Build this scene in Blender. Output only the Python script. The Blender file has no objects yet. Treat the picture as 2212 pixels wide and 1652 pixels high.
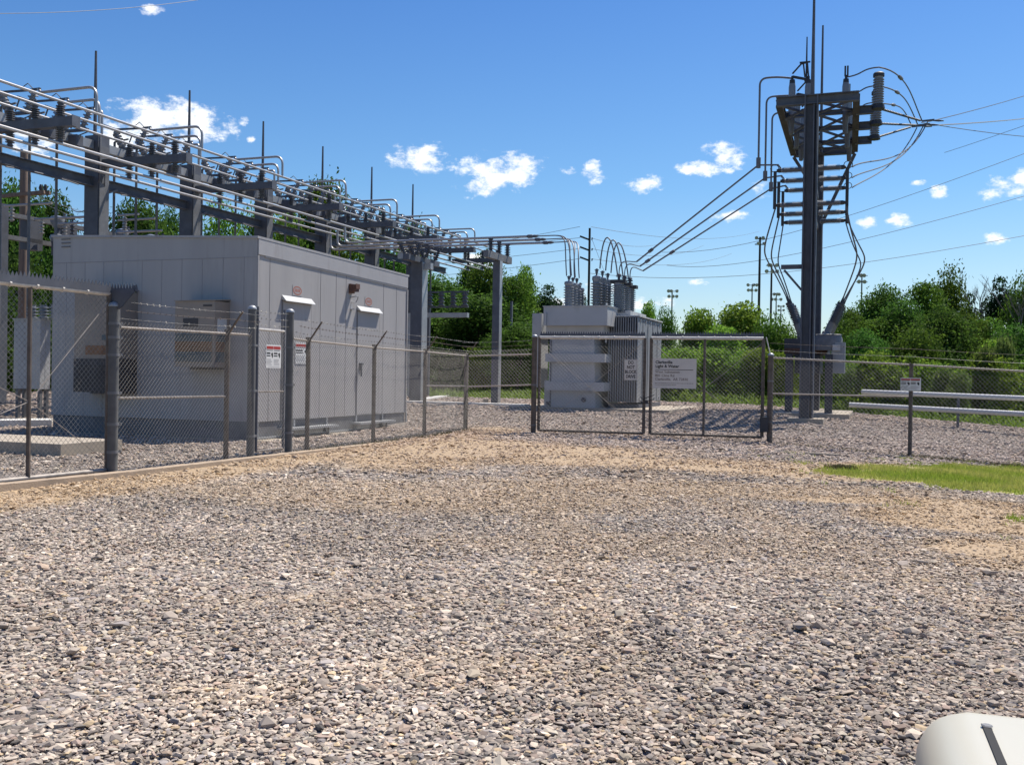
import bpy, bmesh, math, random
import numpy as np
from mathutils import Vector, Matrix
random.seed(7); rng = np.random.default_rng(7)
R = math.radians; V = Vector

# ------------------------------------------------------------------ camera
PW, PH, FPX = 2212.0, 1652.0, 2150.0        # photo measured at 2212 px wide
EYE = V((0, 0, 1.55)); PITCH = R(-0.43); ROLL = R(0.9)
scene = bpy.context.scene
cam_d = bpy.data.cameras.new("camera"); cam = bpy.data.objects.new("camera", cam_d)
scene.collection.objects.link(cam); scene.camera = cam
cam_d.sensor_fit = 'HORIZONTAL'; cam_d.sensor_width = 36; cam_d.lens = 36 * FPX / PW
cam_d.clip_start = 0.05; cam_d.clip_end = 3000
CM = Matrix.Rotation(math.pi/2 + PITCH, 3, 'X') @ Matrix.Rotation(ROLL, 3, 'Z')
cam.matrix_world = Matrix.Translation(EYE) @ CM.to_4x4()

# ------------------------------------------------------------------ sun, exposure
SUN_EL, SUN_AZ = R(61), R(46)               # azimuth clockwise from +Y
S = V((math.sin(SUN_AZ)*math.cos(SUN_EL), math.cos(SUN_AZ)*math.cos(SUN_EL), math.sin(SUN_EL)))
sd = bpy.data.lights.new("sun", 'SUN'); sd.energy = 5.0; sd.angle = R(0.53); sd.color = (1.0, 0.93, 0.83)
so = bpy.data.objects.new("sun", sd); scene.collection.objects.link(so)
so.rotation_euler = S.to_track_quat('Z', 'Y').to_euler(); so.location = S*60
vs = scene.view_settings; vs.view_transform = 'Standard'; vs.look = 'None'; vs.exposure = 0.55; vs.gamma = 1

def pixdir(px, py):
    return CM @ V(((px-PW/2)/FPX, -(py-PH/2)/FPX, -1))

# ------------------------------------------------------------------ world: Nishita sky with cumulus
world = bpy.data.worlds.new("World"); scene.world = world; world.use_nodes = True
nt = world.node_tree; nt.nodes.clear(); N = nt.nodes.new; L = nt.links.new
def mth(op, a, b=None, c=None, clamp=False):
    n = N('ShaderNodeMath'); n.operation = op; n.use_clamp = clamp
    for i, x in enumerate((a, b, c)):
        if x is None: continue
        if isinstance(x, (int, float)): n.inputs[i].default_value = x
        else: L(x, n.inputs[i])
    return n.outputs[0]
sky = N('ShaderNodeTexSky'); sky.sky_type = 'NISHITA'; sky.sun_disc = False
sky.sun_elevation = SUN_EL; sky.sun_rotation = SUN_AZ; sky.altitude = 100
sky.air_density = 1.0; sky.dust_density = 0.8; sky.ozone_density = 3.0
tc = N('ShaderNodeTexCoord'); sep = N('ShaderNodeSeparateXYZ'); L(tc.outputs['Generated'], sep.inputs[0])
az = mth('ARCTAN2', sep.outputs[0], sep.outputs[1]); el = mth('ARCSINE', sep.outputs[2])
comb = N('ShaderNodeCombineXYZ'); L(az, comb.inputs[0]); L(mth('MULTIPLY', el, 1.6), comb.inputs[1])
def noise(vec, scale, detail=6, rough=0.6):
    n = N('ShaderNodeTexNoise'); n.inputs['Scale'].default_value = scale
    n.inputs['Detail'].default_value = detail; n.inputs['Roughness'].default_value = rough
    L(vec, n.inputs['Vector']); return n.outputs['Fac']
n1 = noise(comb.outputs[0], 30, 10, 0.66); n2 = noise(comb.outputs[0], 9, 3, 0.5)
warp = mth('MULTIPLY_ADD', n1, 1.9, -0.95)
CLOUDS = [(370,262,95,46,1.15),(440,268,70,30,1),(290,298,95,34,1),(110,308,110,26,.85),(40,300,60,30,.8),
 (905,345,62,32,.95),(925,330,40,22,.8),(1085,370,75,36,1),(1060,400,60,26,1),(1125,352,48,22,.9),(1230,367,20,11,.8),(1278,374,24,24,.95),
 (1392,401,36,20,.95),(1575,330,50,28,.95),(1515,362,55,18,.85),(1576,468,38,13,.8),(1648,410,34,17,.85),
 (2172,405,62,24,1),(2205,390,40,24,1),(2029,415,20,15,.95),(1876,480,26,13,.9),(1938,476,28,17,.95),(2150,513,30,13,.9),(1035,562,36,17,.9),
 (1400,655,60,14,.6),(1290,640,60,30,.7),(1210,660,70,16,.6),(1500,610,30,8,.35),(526,262,14,12,.5),(543,300,10,8,.4),(330,20,26,14,.3),(1985,395,20,8,.4),(1390,800,150,16,.5)]
mask = None
for (cx, cy, rx, ry, st) in CLOUDS:
    d = pixdir(cx, cy).normalized(); a0 = math.atan2(d.x, d.y); e0 = math.asin(d.z)
    dx = pixdir(cx+rx, cy).normalized(); wa = abs(math.atan2(dx.x, dx.y)-a0)
    dy = pixdir(cx, cy-ry).normalized(); we = abs(math.asin(dy.z)-e0)
    u = mth('MULTIPLY', mth('SUBTRACT', az, a0), .93/wa); v = mth('MULTIPLY', mth('SUBTRACT', el, e0), .93/we)
    q = mth('MULTIPLY_ADD', u, u, mth('MULTIPLY', v, v))
    m = mth('MULTIPLY_ADD', q, -0.62, 0.34+0.44*st)
    mask = m if mask is None else mth('MAXIMUM', mask, m)
dens = mth('ADD', mask, mth('MULTIPLY', warp, 2.5))
cov = N('ShaderNodeMapRange'); cov.interpolation_type = 'SMOOTHSTEP'; L(dens, cov.inputs[0])
cov.inputs[1].default_value = 0.05; cov.inputs[2].default_value = 1.0
# gentle tint of the sky with elevation, the way a phone records it
ramp = N('ShaderNodeValToRGB'); L(mth('MULTIPLY', el, 1/R(30), clamp=True), ramp.inputs[0])
ce = ramp.color_ramp.elements; ce[0].position = 0; ce[0].color = (1, 1, 1.0, 1); ce[1].position = 1; ce[1].color = (.23, .53, .97, 1); k_ = ce.new(.35); k_.color = (.56, .82, 1, 1)
skyc = N('ShaderNodeMix'); skyc.data_type = 'RGBA'; skyc.blend_type = 'MULTIPLY'; skyc.inputs[0].default_value = 1
L(sky.outputs[0], skyc.inputs[6]); L(ramp.outputs[0], skyc.inputs[7])
SKYTINT = ce
cloudc = N('ShaderNodeMix'); cloudc.data_type = 'RGBA'
L(mth('MULTIPLY_ADD', n1, 1.6, -0.3, clamp=True), cloudc.inputs[0])
cloudc.inputs[6].default_value = (6.0, 6.5, 7.3, 1); cloudc.inputs[7].default_value = (10.2,10.2,10.1,1)
mx = N('ShaderNodeMix'); mx.data_type = 'RGBA'; L(cov.outputs[0], mx.inputs[0]); L(skyc.outputs[2], mx.inputs[6]); L(cloudc.outputs[2], mx.inputs[7])
bg = N('ShaderNodeBackground'); bg.inputs[1].default_value = 0.094; L(mx.outputs[2], bg.inputs[0])
wo = N('ShaderNodeOutputWorld'); L(bg.outputs[0], wo.inputs[0])
scene.cycles.max_bounces = 6; scene.cycles.diffuse_bounces = 3; scene.cycles.transparent_max_bounces = 8

# ------------------------------------------------------------------ helpers
C = scene.collection
d_ = V((math.sin(R(20.3)), math.cos(R(20.3)), 0)); r_ = V((d_.y, -d_.x, 0)); UP = V((0, 0, 1))

def smooth(t):
    t = np.clip(t, 0, 1); return t*t*(3-2*t)
def zg(x, y):
    x = np.asarray(x, float); y = np.asarray(y, float)
    A = 0.40*smooth((y-24)/13)
    e = x-(5.5+0.25*np.maximum(0, y-23))
    return A-0.046*np.logaddexp(0, e*1.5)/1.5*np.where(y < 9, np.clip((y-2)/7, 0, 1), 1)
def ray(px, py):
    q = pixdir(px, py); return q/q.y
def at(px, py, Y): return EYE+ray(px, py)*Y
def G(px, py):
    q = ray(px, py); lo, hi = 1.5, 400
    for _ in range(50):
        m = (lo+hi)/2; p = EYE+q*m
        if p.z > zg(p.x, p.y): lo = m
        else: hi = m
    return EYE+q*lo
def online(px, A, B):
    """ground-plan point of line AB seen at photo column px (taken at the horizon row)"""
    q = ray(px, 812); ax, ay = A[0], A[1]; bx, by = B[0]-A[0], B[1]-A[1]
    # EYE.x + q.x*t = ax+bx*u ; t = ay+by*u
    u = (q.x*ay-ax+EYE.x)/(bx-q.x*by); return V((ax+bx*u, ay+by*u, 0))
class Frame:
    """yard-aligned frame: a to the right, b away from the drive, z absolute"""
    def __init__(s, o): s.o = V((o[0], o[1], 0))
    def pt(s, a, b, z): return s.o+r_*a+d_*b+UP*z
    def onb(s, px, py, b):
        q = ray(px, py); t = (b-(EYE-s.o).dot(d_))/q.dot(d_); p = EYE+q*t
        return (p-s.o).dot(r_), p.z
    def ona(s, px, py, a):
        q = ray(px, py); t = (a-(EYE-s.o).dot(r_))/q.dot(r_); p = EYE+q*t
        return (p-s.o).dot(d_), p.z

class MB:
    def __init__(s): s.v = []; s.f = []; s.m = []
    def add(s, vs, fs, mi=0):
        o = len(s.v); s.v += [tuple(p) for p in vs]; s.f += [tuple(i+o for i in f) for f in fs]; s.m += [mi]*len(fs); return s
    def hexa(s, c8, mi=0):
        return s.add(c8, [(0,3,2,1),(4,5,6,7),(0,1,5,4),(1,2,6,5),(2,3,7,6),(3,0,4,7)], mi)
    def axbox(s, c, x, y, z, mi=0):
        c = V(c); return s.hexa([c-x-y-z, c+x-y-z, c+x+y-z, c-x+y-z, c-x-y+z, c+x-y+z, c+x+y+z, c-x+y+z], mi)
    def fbox(s, fr, a0, a1, b0, b1, z0, z1, mi=0):
        p = fr.pt; return s.hexa([p(a0,b0,z0),p(a1,b0,z0),p(a1,b1,z0),p(a0,b1,z0),p(a0,b0,z1),p(a1,b0,z1),p(a1,b1,z1),p(a0,b1,z1)], mi)
    def box(s, c, sx, sy, sz, rz=0, mi=0):
        m = Matrix.Rotation(rz, 3, 'Z'); return s.axbox(c, m@V((sx/2,0,0)), m@V((0,sy/2,0)), V((0,0,sz/2)), mi)
    def beam(s, p0, p1, w, h, up=UP, mi=0):
        p0 = V(p0); p1 = V(p1); t = (p1-p0); n = t.normalized(); x = n.cross(V(up))
        if x.length < 1e-4: x = n.cross(V((1,0,0)))
        x.normalize(); z = x.cross(n).normalized(); return s.axbox((p0+p1)/2, x*w/2, t/2, z*h/2, mi)
    def hbeam(s, p0, p1, w, h, t=0.02, up=UP, mi=0):
        p0 = V(p0); p1 = V(p1); n = (p1-p0).normalized(); x = n.cross(V(up))
        if x.length < 1e-4: x = n.cross(V((1,0,0)))
        x.normalize(); z = x.cross(n).normalized()
        for sg in (-1, 1):
            o = z*(h/2-t/2)*sg; s.axbox((p0+p1)/2+o, x*w/2, (p1-p0)/2, z*t/2, mi)
        return s.axbox((p0+p1)/2, x*t/2, (p1-p0)/2, z*(h/2-t), mi)
    def tube(s, pts, r, n=8, mi=0):
        pts = [V(p) for p in pts]; rs = r if isinstance(r, (list, tuple)) else [r]*len(pts)
        vs = []; fs = []; prev = None
        for i, p in enumerate(pts):
            t = (pts[min(i+1, len(pts)-1)]-pts[max(i-1, 0)]).normalized()
            if prev is None:
                x = t.cross(UP)
                if x.length < 1e-3: x = t.cross(V((1,0,0)))
            else: x = prev-t*prev.dot(t)
            x.normalize(); prev = x; y = t.cross(x)
            for k in range(n):
                a = 2*math.pi*k/n; vs.append(p+(x*math.cos(a)+y*math.sin(a))*rs[i])
        for i in range(len(pts)-1):
            for k in range(n):
                k2 = (k+1) % n; fs.append((i*n+k, i*n+k2, (i+1)*n+k2, (i+1)*n+k))
        fs.append(tuple(range(n-1, -1, -1))); o = (len(pts)-1)*n; fs.append(tuple(o+k for k in range(n)))
        return s.add(vs, fs, mi)
    def lathe(s, p0, p1, prof, n=14, mi=0):
        """prof: (fraction along p0-p1, radius)"""
        p0 = V(p0); p1 = V(p1); t = (p1-p0).normalized(); x = t.cross(UP)
        if x.length < 1e-3: x = V((1,0,0))
        x.normalize(); y = t.cross(x); vs = []; fs = []
        for (f, r) in prof:
            c = p0+(p1-p0)*f
            for k in range(n):
                a = 2*math.pi*k/n; vs.append(c+(x*math.cos(a)+y*math.sin(a))*r)
        for i in range(len(prof)-1):
            for k in range(n):
                k2 = (k+1) % n; fs.append((i*n+k, i*n+k2, (i+1)*n+k2, (i+1)*n+k))
        fs.append(tuple(range(n-1, -1, -1))); o = (len(prof)-1)*n; fs.append(tuple(o+k for k in range(n)))
        return s.add(vs, fs, mi)
    def insul(s, p0, p1, rc, rs, ns, n=12, mi=0):
        prof = [(0, rc*1.1), (0.03, rc*1.1)]
        for i in range(ns):
            a = 0.04+0.92*i/ns; w = 0.92/ns
            prof += [(a, rc), (a+w*.25, rs), (a+w*.45, rs*.97), (a+w*.6, rc)]
        prof += [(0.97, rc*1.1), (1, rc*1.1)]
        return s.lathe(p0, p1, prof, n, mi)
    def build(s, name, mat, parent=None, sm=0, label=None):
        me = bpy.data.meshes.new(name); me.from_pydata(s.v, [], s.f)
        mats = mat if isinstance(mat, (list, tuple)) else [mat]
        for m in mats: me.materials.append(m)
        if len(mats) > 1: me.polygons.foreach_set('material_index', s.m)
        if sm:
            me.shade_smooth(); me.set_sharp_from_angle(angle=R(sm))
        me.update(); o = bpy.data.objects.new(name, me); C.objects.link(o)
        if parent is not None:
            o.parent = parent; o.matrix_parent_inverse = Matrix.Translation(-parent.location)
        if label: o['label'] = label
        return o
def fillet(pts, rad, k=6):
    pts = [V(p) for p in pts]; out = [pts[0]]
    for i in range(1, len(pts)-1):
        a = (pts[i-1]-pts[i]); b = (pts[i+1]-pts[i]); q = min(rad, a.length*.45, b.length*.45)
        A = pts[i]+a.normalized()*q; B = pts[i]+b.normalized()*q
        for j in range(k+1):
            t = j/k; out.append(A*(1-t)**2+pts[i]*2*t*(1-t)+B*t*t)
    out.append(pts[-1]); return out
def sag(p0, p1, s, n=16):
    p0 = V(p0); p1 = V(p1); return [p0.lerp(p1, i/n)-UP*s*4*(i/n)*(1-i/n) for i in range(n+1)]
def bez(p0, p1, p2, p3, n=14):
    o = []
    for i in range(n+1):
        t = i/n; o.append(V(p0)*(1-t)**3+V(p1)*3*t*(1-t)**2+V(p2)*3*t*t*(1-t)+V(p3)*t**3)
    return o
def thing(name, label, cat, loc=(0,0,0), group=None):
    o = bpy.data.objects.new(name, None); C.objects.link(o); o.location = V(loc); o.empty_display_size = .3
    o['label'] = label; o['category'] = cat
    if group: o['group'] = group
    return o
def tag(o, label, cat, group=None, kind=None):
    o['label'] = label
    if cat: o['category'] = cat
    if group: o['group'] = group
    if kind: o['kind'] = kind
    return o
def struct(o, label=None):
    o['kind'] = 'structure'
    if label: o['label'] = label
    return o
ORD = ['nearest', 'second', 'third', 'fourth', 'fifth', 'sixth', 'seventh', 'eighth']

# ------------------------------------------------------------------ materials
def mat(name, col, rough=.6, metal=0, var=.12, scale=3., bump=0., bscale=40., dirt=None, dscale=1.2, stretch=None, spec=.5, attr=None):
    m = bpy.data.materials.new(name); m.use_nodes = True; t = m.node_tree; nn = t.nodes; b = nn['Principled BSDF']
    b.inputs['Roughness'].default_value = rough; b.inputs['Metallic'].default_value = metal
    b.inputs['Specular IOR Level'].default_value = spec
    tcn = nn.new('ShaderNodeTexCoord'); vec = tcn.outputs['Object']
    if stretch:
        mp = nn.new('ShaderNodeMapping'); mp.inputs['Scale'].default_value = stretch; t.links.new(vec, mp.inputs[0]); vec = mp.outputs[0]
    def nz(sc, det=5, ro=.6):
        n = nn.new('ShaderNodeTexNoise'); n.inputs['Scale'].default_value = sc; n.inputs['Detail'].default_value = det
        n.inputs['Roughness'].default_value = ro; t.links.new(vec, n.inputs['Vector']); return n.outputs['Fac']
    mixn = nn.new('ShaderNodeMix'); mixn.data_type = 'RGBA'
    mixn.inputs[6].default_value = tuple(c*(1-var) for c in col)+(1,); mixn.inputs[7].default_value = tuple(min(1, c*(1+var)) for c in col)+(1,)
    mr = nn.new('ShaderNodeMapRange'); mr.inputs[1].default_value = .3; mr.inputs[2].default_value = .7
    t.links.new(nz(scale), mr.inputs[0]); t.links.new(mr.outputs[0], mixn.inputs[0]); out = mixn.outputs[2]
    if dirt:
        m2 = nn.new('ShaderNodeMix'); m2.data_type = 'RGBA'; m2.inputs[7].default_value = tuple(dirt)+(1,)
        r2 = nn.new('ShaderNodeMapRange'); r2.inputs[1].default_value = .55; r2.inputs[2].default_value = .78; r2.inputs[4].default_value = .75
        t.links.new(nz(dscale, 8, .7), r2.inputs[0]); t.links.new(r2.outputs[0], m2.inputs[0]); t.links.new(out, m2.inputs[6]); out = m2.outputs[2]
    t.links.new(out, b.inputs['Base Color'])
    if bump:
        bn = nn.new('ShaderNodeBump'); bn.inputs['Strength'].default_value = bump; bn.inputs['Distance'].default_value = .02
        t.links.new(nz(bscale), bn.inputs['Height']); t.links.new(bn.outputs[0], b.inputs['Normal'])
    return m
M = {}
M['galv'] = mat('galvanised_steel', (.15,.153,.16), .65, .15, .2, 4, dirt=(.17,.16,.155), dscale=2)
M['galvd'] = mat('weathered_steel', (.092,.10,.12), .66, .1, .2, 3, dirt=(.09,.075,.065), dscale=2)
M['galvl'] = mat('light_galvanised_steel', (.33,.34,.35), .45, .3, .15, 3)
M['rusty'] = mat('rusted_fence_steel', (.12,.098,.08), .75, .15, .35, 6, dirt=(.15,.08,.045), dscale=5)
M['rustframe'] = mat('rust_stained_beam', (.045,.042,.043), .8, .1, .4, 3, dirt=(.04,.035,.034), dscale=3)
M['alu'] = mat('aluminium_pipe', (.38,.37,.36), .42, .45, .08, 2)
M['alud'] = mat('dull_aluminium_wire', (.15,.15,.165), .55, .2, .1, 2)
M['wire'] = mat('fence_wire', (.20,.195,.18), .5, .4, .2, 9)
M['wall'] = mat('painted_grey_wall', (.35,.337,.33), .6, 0, .1, 1.1, .25, 3, dirt=(.205,.19,.175), dscale=2.2, stretch=(1,1,.10))
M['trim'] = mat('stained_roof_trim', (.35,.345,.35), .6, 0, .08, 1.5, dirt=(.17,.14,.12), dscale=3, stretch=(1,1,.14))
M['seam'] = mat('dark_panel_joint', (.17,.165,.165), .8)
M['white'] = mat('white_paint', (.50,.50,.485), .45, 0, .04, 2)
M['tan'] = mat('tan_enamel', (.27,.225,.185), .5, 0, .08, 2, dirt=(.21,.17,.135), dscale=3)
M['louver'] = mat('dark_louvre', (.06,.055,.055), .7)
M['louverr'] = mat('rusty_louvre', (.24,.13,.07), .8, 0, .3, 6)
M['tealgr'] = mat('blue_grey_louvre', (.10,.13,.14), .6, 0, .2, 6)
M['tgrey'] = mat('transformer_grey_paint', (.40,.405,.41), .45, 0, .06, 1.2, dirt=(.29,.29,.29), dscale=2)
M['tgreyd'] = mat('darker_transformer_paint', (.25,.26,.275), .5, 0, .06, 1.2)
M['porc'] = mat('grey_porcelain', (.22,.235,.255), .3, 0, .05, 3)
M['porcd'] = mat('dark_grey_insulator', (.085,.09,.105), .45, 0, .1, 3)
M['porcm'] = mat('medium_grey_insulator', (.21,.22,.24), .4, 0, .1, 3)
M['jointf'] = mat('faint_panel_joint', (.27,.262,.265), .7)
M['post'] = mat('dull_post_steel', (.105,.107,.105), .75, .05, .2, 5, dirt=(.08,.072,.062), dscale=4)
M['dark'] = mat('dark_breaker_steel', (.05,.053,.062), .7, .1, .2, 3, dirt=(.06,.04,.03), dscale=3)
M['black'] = mat('black_steel', (.035,.035,.04), .6, 0, .2, 3)
M['cable'] = mat('bare_cable', (.11,.11,.12), .6, .2, .2, 6)
M['conc'] = mat('concrete', (.35,.30,.235), .9, 0, .12, 2, .3, 60, dirt=(.34,.28,.21), dscale=2.5)
M['concw'] = mat('bleached_concrete', (.6,.59,.56), .9, 0, .06, 2, .2, 60)
M['curb'] = mat('dusty_concrete_curb', (.36,.28,.20), .95, 0, .2, 3, .4, 50, dirt=(.30,.2,.12), dscale=3)
M['sign'] = mat('weathered_white_sign', (.56,.52,.47), .6, 0, .06, 3, dirt=(.46,.41,.35), dscale=9)
M['signw'] = mat('white_sign', (.66,.66,.64), .5, 0, .05, 3)
M['red'] = mat('sign_red', (.36,.035,.03), .6)
M['orange'] = mat('sticker_orange', (.36,.13,.09), .6)
M['ink'] = mat('black_ink', (.02,.02,.02), .6)
M['inkf'] = mat('faded_brown_ink', (.12,.08,.06), .7)
M['inkg'] = mat('grey_ink', (.30,.29,.28), .7)
M['lamp'] = mat('rusty_brown_lamp_housing', (.12,.06,.045), .7, .1, .3, 9)
M['wood'] = mat('weathered_pole_wood', (.17,.12,.09), .9, 0, .25, 3, .4, 20, stretch=(4,4,.3))
M['woodd'] = mat('dark_pole_wood', (.045,.038,.035), .9, 0, .25, 3)
M['bark'] = mat('bark', (.10,.08,.065), .95, 0, .3, 4, .5, 15)
M['twig'] = mat('bare_grey_twigs', (.15,.125,.11), .95, 0, .2, 4)
M['car'] = mat('off_white_car_paint', (.50,.47,.38), .32, 0, .03, 2, dirt=(.50,.46,.37), dscale=6)
M['rubber'] = mat('black_rubber', (.006,.006,.006), .8)
M['glass'] = mat('dark_windscreen_glass', (.02,.025,.03), .05)
M['rustpatch'] = mat('rust', (.09,.05,.035), .9, 0, .4, 12)

def attr_mat(name, attrn, rough=.8, trans=0., spec=.3, mul=None):
    m = bpy.data.materials.new(name); m.use_nodes = True; t = m.node_tree; nn = t.nodes; b = nn['Principled BSDF']
    a = nn.new('ShaderNodeAttribute'); a.attribute_name = attrn; b.inputs['Roughness'].default_value = rough
    b.inputs['Specular IOR Level'].default_value = spec
    hs = nn.new('ShaderNodeHueSaturation'); oi = nn.new('ShaderNodeObjectInfo')
    mr = nn.new('ShaderNodeMapRange'); mr.inputs[3].default_value = .495; mr.inputs[4].default_value = .525
    mv = nn.new('ShaderNodeMapRange'); mv.inputs[3].default_value = .8; mv.inputs[4].default_value = 1.25
    src = a.outputs['Color']
    if trans:
        t.links.new(oi.outputs['Random'], mr.inputs[0]); t.links.new(mr.outputs[0], hs.inputs['Hue'])
        t.links.new(oi.outputs['Random'], mv.inputs[0]); t.links.new(mv.outputs[0], hs.inputs['Value'])
        t.links.new(src, hs.inputs['Color']); src = hs.outputs[0]
    t.links.new(src, b.inputs['Base Color'])
    if trans:
        tr = nn.new('ShaderNodeBsdfTranslucent'); t.links.new(src, tr.inputs[0]); ms = nn.new('ShaderNodeMixShader'); ms.inputs[0].default_value = trans
        t.links.new(b.outputs[0], ms.inputs[1]); t.links.new(tr.outputs[0], ms.inputs[2]); t.links.new(ms.outputs[0], nn['Material Output'].inputs[0])
    return m
M['leaf'] = attr_mat('leaves', 'col', .7, .45, .12)
M['stone'] = attr_mat('crushed_stone', 'col', .9, 0, .1)
M['blade'] = attr_mat('grass_blades', 'col', .6, .4, .2)

# ------------------------------------------------------------------ ground zones (world-space patches)
def W2(px, py): p = G(px, py); return (p.x, p.y)
DIRT = []   # x, y, rx, ry, angle, strength
def patch(px, py, rx, ry, st, ang=0): x, y = W2(px, py); DIRT.append((x, y, rx*1.25, ry*1.25, ang, min(1.15, st*1.3)))
LA = G(245, 1028); LB = G(1007, 928)                   # the left fence line
for t in np.linspace(-.35, 1.0, 16):
    p = LA.lerp(LB, float(t)); DIRT.append((p.x+.75, p.y-.3, .75, 1.3, 0, .85))
patch(1030, 968, 1.7, 2.0, 1.1); patch(900, 985, 1.2, 2.2, .7); patch(1180, 975, 2.0, 1.2, .8); patch(1400, 1000, 2.6, .9, .7); patch(1650, 1010, 2.8, .9, .7)
patch(1850, 1030, 2., .7, .6); patch(1600, 1060, 2.5, .8, .45); patch(1250, 1050, 1.6, .9, .4); patch(2120, 1125, 1.0, .8, .9); patch(2200, 1190, .6, .5, .8)
patch(2000, 1085, 1.6, .35, .8); patch(2180, 1100, 1.2, .5, .8); patch(1950, 1010, 1.2, .5, .8); patch(1000, 1450, .5, .3, .25); patch(500, 1500, .35, .2, .25); patch(700, 1300, .8, .3, .2)
patch(1900, 1240, .9, .3, .25); patch(2190, 1220, .5, .3, .5); patch(1000, 1080, 2.2, 1, .4); patch(700, 1060, 2, 1, .35); patch(1500, 1180, 2, .6, .3)
for (x_, y_, st) in ((.5, 15, .42), (2.2, 15.5, .42), (4.2, 16, .38)): DIRT.append((x_, y_, .42, 9.5, -.12 if x_ > 1 else .0, st))
GRASS = []
def gpatch(px, py, rx, ry, st=1.): x, y = W2(px, py); GRASS.append((x, y, rx, ry, 0, st))
gpatch(2130, 1055, .9, .7); gpatch(2240, 1058, 1.2, .9); gpatch(1900, 1026, .8, 1.0); gpatch(2000, 1030, 1.0, 1.6); gpatch(2090, 1035, 1.2, 1.9); gpatch(2190, 1040, 1.6, 2.3); gpatch(2320, 1045, 2.0, 2.9); gpatch(2500, 1050, 2.4, 3.3); gpatch(1800, 1012, .3, .2, .8); gpatch(1930, 991, .5, .2, .4)
def zone(lst, x, y):
    o = np.zeros_like(x)
    for (cx, cy, rx, ry, an, st) in lst:
        ca, sa = math.cos(an), math.sin(an); dx = x-cx; dy = y-cy
        q = ((dx*ca-dy*sa)/rx)**2+((dx*sa+dy*ca)/ry)**2
        o = np.maximum(o, st*np.clip(1.25-q*.6, 0, 1))
    return o
_gr = rng.random((64, 64))
def vnoise(x, y, s):
    X = x/s; Y = y/s; xi = np.floor(X).astype(int); yi = np.floor(Y).astype(int); fx = smooth(X-xi); fy = smooth(Y-yi)
    g = lambda a, b: _gr[a % 64, b % 64]
    return (g(xi, yi)*(1-fx)+g(xi+1, yi)*fx)*(1-fy)+(g(xi, yi+1)*(1-fx)+g(xi+1, yi+1)*fx)*fy
def fbm(x, y, s): return (vnoise(x, y, s)+.5*vnoise(x+9, y+3, s/2.1)+.25*vnoise(x-4, y+8, s/4.3))/1.75
# far edge of the gravel yard
EP = [(-60, 66), tuple(W2(0, 836)), tuple(W2(600, 850)), tuple(W2(1145, 863)), tuple(W2(1430, 868)), tuple(W2(1800, 889)), tuple(W2(2212, 925)), (45, 24), (70, 5)]
EPX = np.array([p[0] for p in EP]); EPY = np.array([p[1] for p in EP])
def edge(x): return np.interp(x, EPX, EPY)

def grid(name, xs, ys, mask=None, zoff=0, attrs=None, mat_=None, zf=None):
    X, Y = np.meshgrid(xs, ys); Z = (zf or zg)(X, Y)+zoff
    if attrs is not None: Z = Z+0
    n = len(xs); m = len(ys); vv = np.stack([X, Y, Z], -1).reshape(-1, 3)
    i = np.arange((m-1)*(n-1)); r0 = i//(n-1); c0 = i % (n-1); q = r0*n+c0
    F = np.stack([q, q+1, q+n+1, q+n], -1)
    if mask is not None:
        cx = X[:-1, :-1].ravel()+ (X[0,1]-X[0,0])/2; keep = mask(X, Y).ravel()
        F = F[keep[F].all(1)]
    me = bpy.data.meshes.new(name); me.vertices.add(len(vv)); me.vertices.foreach_set('co', vv.ravel())
    me.loops.add(F.size); me.loops.foreach_set('vertex_index', F.ravel().astype(np.int32)); me.polygons.add(len(F))
    me.polygons.foreach_set('loop_start', np.arange(0, F.size, 4, dtype=np.int32)); me.polygons.foreach_set('loop_total', np.full(len(F), 4, np.int32))
    me.update(calc_edges=True); me.shade_smooth()
    for k, fn in (attrs or {}).items():
        at_ = me.attributes.new(k, 'FLOAT', 'POINT'); at_.data.foreach_set('value', fn(X.ravel(), Y.ravel()).astype(np.float32))
    me.materials.append(mat_); o = bpy.data.objects.new(name, me); C.objects.link(o); return o

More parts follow.
